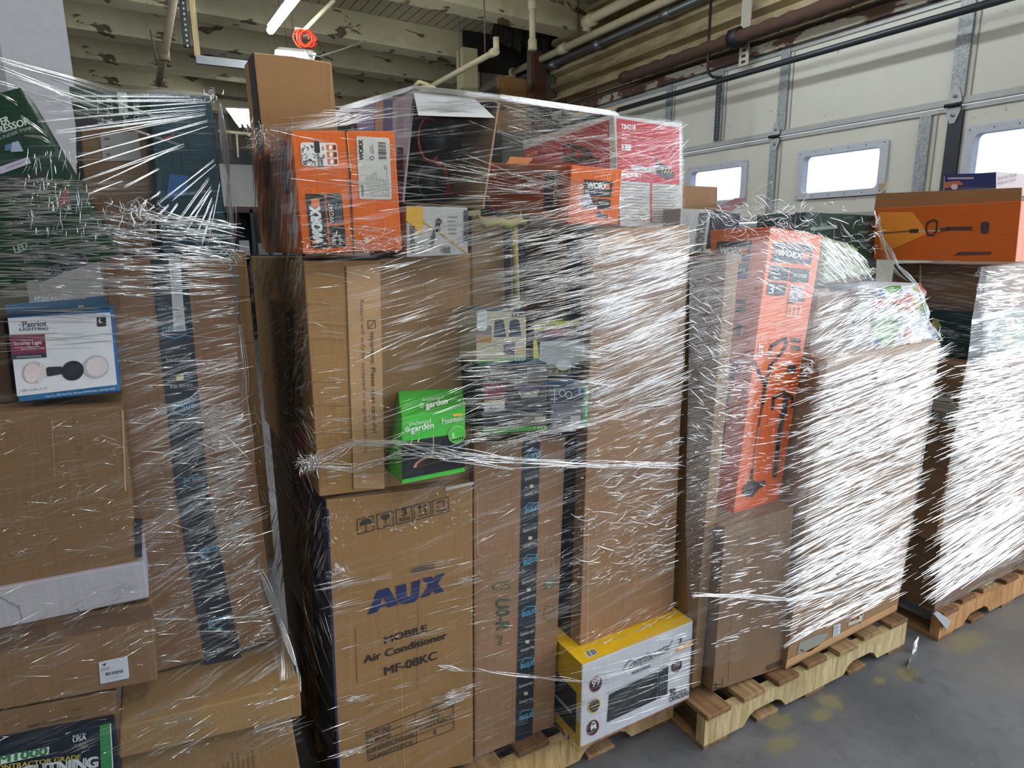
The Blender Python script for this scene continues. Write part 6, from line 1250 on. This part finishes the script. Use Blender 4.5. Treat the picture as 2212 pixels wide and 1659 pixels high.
# ---------------- left stack
f1 = Film(21)
f1.grid(G([[(-60, 125, 1.50), (60, 150, 1.50), (180, 176, 1.52), (330, 190, 1.56), (462, 204, 1.62)],
           [(-60, 330, 1.44), (80, 330, 1.44), (200, 360, 1.47), (350, 370, 1.56), (480, 370, 1.62)],
           [(-60, 555, 1.44), (80, 555, 1.44), (255, 556, 1.44), (360, 550, 1.55), (500, 550, 1.60)],
           [(-60, 700, 1.47), (60, 700, 1.47), (250, 690, 1.48), (380, 690, 1.56), (508, 700, 1.62)],
           [(-60, 900, 1.46), (60, 890, 1.46), (268, 870, 1.47), (400, 880, 1.55), (520, 880, 1.62)],
           [(-60, 1250, 1.445), (80, 1240, 1.445), (305, 1220, 1.45), (430, 1230, 1.53), (553, 1230, 1.6)],
           [(-60, 1480, 1.44), (80, 1470, 1.44), (335, 1460, 1.46), (470, 1450, 1.53), (612, 1440, 1.58)],
           [(-60, 1760, 1.43), (80, 1740, 1.43), (345, 1680, 1.47), (480, 1660, 1.47), (655, 1600, 1.47)]]),
        veil=lambda u, v: .16+.5*max(0, u-.55)*max(0, 1-abs(v-.55)*2.2), ang=8)
C1s = [(0, 375, 790, 595), (0, 385, 780, 600), (90, 500, 940, 760), (20, 470, 640, 640), (280, 605, 1210, 620), (300, 640, 1290, 632), (300, 720, 1335, 645), (150, 600, 1180, 940), (240, 785, 1310, 680), (350, 830, 1300, 710), (350, 850, 1290, 735), (440, 900, 1310, 730), (480, 1005, 1320, 770), (500, 1060, 1320, 805), (520, 1150, 1170, 920), (620, 1170, 1150, 935), (790, 1195, 1010, 1065), (560, 1235, 780, 1150), (890, 1320, 940, 1280), (950, 1270, 1020, 1222), (995, 1305, 1365, 1020), (1095, 1280, 1372, 1050), (930, 1360, 985, 1320), (980, 1395, 1075, 1305), (1020, 1450, 1130, 1300), (1095, 1460, 1330, 1140), (1140, 1470, 1345, 1190), (1170, 1505, 1345, 1210), (1240, 1520, 1350, 1260), (1285, 1545, 1360, 1300), (1325, 1550, 1400, 1170), (0, 600, 110, 650), (130, 740, 300, 860), (150, 870, 270, 880), (270, 880, 330, 920), (150, 430, 1020, 750), (0, 430, 700, 700), (60, 470, 620, 690), (0, 520, 560, 700)]
for x0, y0, x1, y1 in C1s:
    a, b = at(x0/2.949, y0/2.949, Y=1.46+.12*max(0, x0/2.949-150)/320), at(x1/2.949, y1/2.949, Y=1.46+.12*max(0, x1/2.949-150)/320)
    for j in range(3): f1.strand(a+Vector((0, 0, f1.rn.gauss(0, .002))), b+Vector((0, 0, f1.rn.gauss(0, .003))), f1.rn.choice((.001, .0018, .003)))
W3 = (.0006, .0022)
f1.folds(Q(1.435, (0, 540), (250, 545), (180, 390), (0, 380)), 420, 3, 5, (.01, .09), W3, clump=.3)
f1.folds(Q(1.435, (60, 500), (230, 520), (160, 320), (50, 330)), 120, 80, 8, (.006, .03), (.0005, .0016))
f1.folds(Q(1.45, (0, 640), (480, 640), (470, 530), (0, 545)), 420, -3, 4, (.02, .12), (.0006, .003))
f1.folds(Q(1.52, (260, 560), (500, 560), (490, 480), (215, 440)), 260, -8, 9, (.02, .10), (.0008, .0035), clump=.3)
f1.folds(Q(1.46, (0, 760), (250, 750), (240, 660), (0, 660)), 60, -2, 3, (.03, .14), W3)
f1.folds(Q(1.56, (250, 860), (510, 850), (505, 600), (240, 620)), 200, 4, 7, (.02, .12), (.0006, .0028), clump=.4)
f1.folds(Q(1.45, (0, 1230), (300, 1200), (270, 880), (0, 900)), 300, 12, 20, (.005, .05), (.0004, .0013), clump=.4)
f1.folds(Q(1.54, (320, 1240), (552, 1230), (516, 870), (270, 870)), 620, 14, 18, (.006, .08), (.0006, .0026), clump=.3)
f1.folds(Q(1.54, (420, 1180), (548, 1180), (516, 860), (400, 880)), 380, 16, 8, (.02, .12), (.0008, .0032))
f1.folds(Q(1.52, (330, 1440), (600, 1400), (556, 1230), (320, 1240)), 420, 10, 12, (.01, .10), (.0006, .003), clump=.4)
f1.folds(Q(1.44, (0, 1480), (335, 1450), (320, 1240), (0, 1270)), 170, 10, 14, (.01, .08), (.0005, .0018), clump=.5)
f1.folds(Q(1.46, (230, 1650), (640, 1600), (640, 1480), (340, 1500)), 200, 11, 8, (.01, .12), (.0005, .002), clump=.5)
f1.folds(Q(1.43, (0, 1650), (250, 1620), (250, 1490), (0, 1500)), 80, 5, 12, (.01, .06), (.0005, .002), clump=.5)
f1.crumple(at(290, 460, Y=1.5), .02, 60, .02); f1.crumple(at(330, 490, Y=1.54), .02, 50, .02); f1.crumple(at(455, 205, Y=1.6), .008, 30, .014); f1.crumple(at(500, 548, Y=1.6), .01, 40, .02)
# film pulled in along the far right edge of the stack
f1.grid(G([[(466, 215, 1.62), (490, 240, 1.72), (506, 330, 1.84)], [(500, 545, 1.60), (520, 560, 1.74), (530, 590, 1.90)], [(512, 700, 1.62), (524, 720, 1.74), (538, 760, 1.90)], [(520, 860, 1.62), (538, 880, 1.70), (545, 900, 1.80)],
           [(536, 1060, 1.6), (555, 1060, 1.68), (566, 1070, 1.74)], [(552, 1240, 1.58), (568, 1240, 1.66), (590, 1250, 1.70)], [(580, 1360, 1.56), (604, 1350, 1.62), (632, 1370, 1.66)], [(606, 1478, 1.52), (628, 1474, 1.52), (650, 1476, 1.52)]]), veil=.9, ang=80, wob=.01)
f1.rope([at(x, y, Y=yy) for x, y, yy in ((478, 240, 1.64), (494, 380, 1.68), (503, 545, 1.7), (517, 700, 1.72), (534, 870, 1.7), (545, 1060, 1.68), (560, 1230, 1.66), (606, 1345, 1.64), (640, 1440, 1.56), (648, 1480, 1.52))], .008, 14, .0035)
f1.build('clear film stretched in taut strings round the left stack', None)

# ---------------- third stack
f3 = Film(31)
f3.grid(G([[(1492, 470, 1.50), (1560, 440, 1.50), (1680, 430, 1.52), (1800, 455, 1.60), (1890, 462, 1.70)],
           [(1490, 560, 1.42), (1570, 540, 1.42), (1665, 500, 1.44), (1775, 510, 1.45), (1925, 590, 1.50)],
           [(1488, 700, 1.42), (1570, 700, 1.42), (1650, 700, 1.43), (1760, 700, 1.42), (2005, 690, 1.42)],
           [(1486, 900, 1.41), (1560, 900, 1.41), (1625, 900, 1.41), (1775, 815, 1.35), (2032, 745, 1.355)],
           [(1480, 1120, 1.38), (1545, 1120, 1.38), (1620, 1120, 1.38), (1720, 1120, 1.36), (1990, 1030, 1.355)],
           [(1490, 1440, 1.38), (1530, 1440, 1.38), (1610, 1420, 1.38), (1700, 1400, 1.36), (1944, 1280, 1.355)]]),
        veil=lambda u, v: .12+(min(1, max(0, u-.72)*7)*.75)*(1 if v > .35 else 0 if v < .2 else .5), ang=6)
f3.grid(G([[(1560, 480, 1.52), (1650, 436, 1.56), (1760, 440, 1.62), (1890, 462, 1.70)], [(1540, 440, 1.75), (1640, 430, 1.8), (1760, 436, 1.85), (1890, 455, 1.9)]]), veil=.3, ang=-20)
Wd = (.001, .0046)
def R3(q): return Q(1.35, *q)
f3.folds(Q(1.345, (1735, 1000), (1990, 940), (2030, 750), (1785, 800)), 820, 8, 2.6, (.07, .34), Wd, clump=.2)
f3.folds(Q(1.345, (1715, 1280), (1955, 1200), (1995, 920), (1755, 1000)), 820, 7, 2.6, (.07, .34), Wd, clump=.25)
f3.folds(Q(1.345, (1705, 1390), (1945, 1290), (1960, 1140), (1720, 1200)), 480, 3, 4, (.05, .24), (.0008, .0035), clump=.3)
f3.folds(Q(1.405, (1770, 780), (2010, 740), (1985, 640), (1780, 650)), 420, 15, 5, (.03, .16), Wd)
f3.folds(Q(1.42, (1850, 680), (1995, 690), (1980, 615), (1860, 620)), 160, 5, 9, (.02, .08), (.0008, .003))
f3.folds(Q(1.46, (1780, 600), (1880, 600), (1860, 545), (1780, 520)), 200, -32, 5, (.04, .12), (.001, .004))
f3.folds(Q(1.44, (1650, 540), (1775, 560), (1775, 500), (1665, 495)), 130, -18, 7, (.01, .06), (.0006, .0026))
f3.folds(Q(1.44, (1630, 620), (1775, 640), (1775, 520), (1650, 520)), 90, -20, 6, (.03, .12), (.0006, .002))
f3.folds(Q(1.40, (1540, 860), (1745, 850), (1755, 760), (1560, 760)), 340, -4, 7, (.01, .08), (.0006, .0024))
f3.folds(Q(1.40, (1530, 1100), (1720, 1080), (1740, 850), (1545, 860)), 260, -5, 6, (.01, .10), (.0006, .0022), clump=.3)
f3.folds(Q(1.40, (1490, 960), (1560, 950), (1590, 600), (1492, 600)), 110, -28, 10, (.02, .09), (.0006, .0022))
f3.folds(Q(1.40, (1490, 1300), (1550, 1290), (1560, 950), (1490, 960)), 150, 0, 10, (.01, .05), (.0006, .002))
f3.folds(Q(1.38, (1540, 1400), (1710, 1360), (1720, 1150), (1560, 1160)), 230, -7, 4, (.02, .10), (.0006, .0026), clump=.4)
f3.folds(Q(1.50, (1500, 500), (1900, 560), (1890, 440), (1520, 450)), 150, -20, 30, (.02, .12), (.0006, .0024), curl=.2)
f3.folds(Q(1.60, (1560, 480), (1800, 500), (1740, 440), (1600, 430)), 60, lambda u, v: -45+90*u, 20, (.03, .12), (.0006, .002), curl=.3)
f3.rope([at(x, y, Y=1.37) for x, y in ((1505, 1285), (1620, 1288), (1710, 1298), (1800, 1280), (1900, 1250), (1948, 1230))], .007, 9)
f3.rope([at(x, y, Y=1.35) for x, y in ((1706, 1300), (1800, 1262), (1880, 1215), (1955, 1150))], .012, 12)
f3.rope([at(x, y, Y=1.35) for x, y in ((1700, 1392), (1780, 1340), (1860, 1300), (1940, 1270))], .010, 9)
# shoulder of film running from the green carton down over the bag to the corner
sh_ = [(1890, 462, 1.60), (1910, 520, 1.52), (1940, 575, 1.48), (1982, 618, 1.44), (2003, 690, 1.42), (2034, 732, 1.38)]
f3.rope([at(*p[:2], Y=p[2]) for p in sh_], .003, 9, .003)
for i in range(16): f3.strand(at(1896+i*.5, 480+i*6, Y=1.6), at(1925+i*3, 590+i*1.5, Y=1.47), .0014)
f3.crumple(at(1875, 585, Y=1.46), .015, 40, .03); f3.crumple(at(1895, 480, Y=1.58), .008, 30, .02); f3.crumple(at(2020, 735, Y=1.40), .012, 50, .03, .004); f3.crumple(at(1748, 795, Y=1.38), .012, 40, .02)
w3 = f3.build('clear film round the third stack, densest and whitest over its wide right carton', None)
tail = [at(1984, 1378, Y=1.33), at(1978, 1400, Y=1.32), at(1972, 1425, Y=1.31), at(1968, 1452, Y=1.29)]
gz = [at(1962, 1440, Z=.006), at(1975, 1458, Z=.006), at(2003, 1474, Z=.006)]
ft = Film(32)
for i in range(26): 
    j = lambda s_: Vector((ft.rn.gauss(0, s_), 0, ft.rn.gauss(0, s_))); P = [tail[0]+j(.004), tail[1]+j(.008), tail[2]+j(.008), gz[0]+Vector((0, 0, .01))+j(.005)]
    for a, b in zip(P, P[1:]): ft.fold(a, b, .005, 0, .004, 4)
for i in range(12):
    o_ = Vector((ft.rn.gauss(0, .004), ft.rn.gauss(0, .004), .004)); ft.fold(gz[0]+o_, gz[1]+o_, .004, .002, .002, 4); ft.fold(gz[1]+o_, gz[2]+o_*.5, .004, .002, .002, 4)
def dense_build(F, nm, parent, label):
    o = mesh(nm, F.V, F.F, [FM, FR], parent, None if parent else F.V[0], F.mi, True)
    tag(o, label) if parent else None; return o
tl3 = dense_build(ft, 'film_tail', w3, 'bunched white tail of film trailing onto the floor')
# ---------------- fourth stack
f4 = Film(41)
X4 = 2.79
f4.grid(G([[(2120, 576, 1.33), (2160, 572, 1.33), (2260, 560, 1.33)], [(2100, 690, 1.32), (2160, 690, 1.32), (2260, 680, 1.32)], [(2088, 790, 1.31), (2150, 790, 1.31), (2260, 780, 1.31)],
           [(2050, 1010, 1.31), (2120, 1000, 1.31), (2260, 960, 1.31)], [(2032, 1176, 1.30), (2120, 1130, 1.30), (2260, 1090, 1.30)], [(2018, 1322, 1.30), (2120, 1270, 1.30), (2260, 1200, 1.30)]]), veil=1.0, ang=1)
f4.folds(Q(1.30, (2025, 1290), (2212, 1190), (2212, 1080), (2035, 1150)), 430, 8, 2, (.1, .42), (.001, .005))
f4.folds(Q(1.30, (2040, 1170), (2212, 1110), (2212, 900), (2065, 940)), 600, 5, 2, (.08, .36), (.001, .005))
f4.folds(Q(1.30, (2065, 960), (2212, 930), (2212, 740), (2090, 790)), 600, 0, 2.5, (.08, .34), (.001, .005))
f4.folds(Q(1.31, (2125, 780), (2212, 770), (2212, 570), (2130, 580)), 300, -2, 3, (.03, .14), (.001, .004))
f4.grid(GX([[(1893, 418, 2.83), (2040, 405, 2.83), (2206, 392, 2.83)], [(1900, 570, 2.83), (2040, 566, 2.83), (2195, 562, 2.83)], [(1955, 672, 2.82), (2040, 674, 2.82), (2122, 676, 2.80)], [(1990, 785, 2.80), (2040, 785, 2.80), (2095, 786, 2.80)],
            [(1975, 960, 2.80), (2020, 960, 2.80), (2062, 960, 2.80)], [(1950, 1300, 2.80), (1985, 1310, 2.80), (2022, 1322, 2.80)]]), veil=.3, ang=5, axis='X')
f4.folds(GX([[(1920, 570, 2.80), (2195, 565, 2.80), (2200, 470, 2.80), (2060, 470, 2.80)]])[0], 110, -28, 8, (.02, .12), (.0006, .0026), clump=.5)
f4.folds(GX([[(1960, 672, 2.80), (2110, 674, 2.80), (2125, 580, 2.80), (1950, 580, 2.80)]])[0], 40, 3, 5, (.02, .08), (.0005, .0014))
f4.folds(GX([[(1995, 785, 2.79), (2110, 786, 2.79), (2115, 690, 2.79), (1990, 690, 2.79)]])[0], 110, 8, 12, (.01, .08), (.0006, .0022))
f4.crumple(at(2118, 620, X=2.80), .008, 40, .015); f4.crumple(at(2116, 590, X=2.80), .008, 30, .015); f4.crumple(at(2118, 655, X=2.80), .008, 30, .015)
f4.build('clear film round the rightmost stack, thick and white on its front', None)
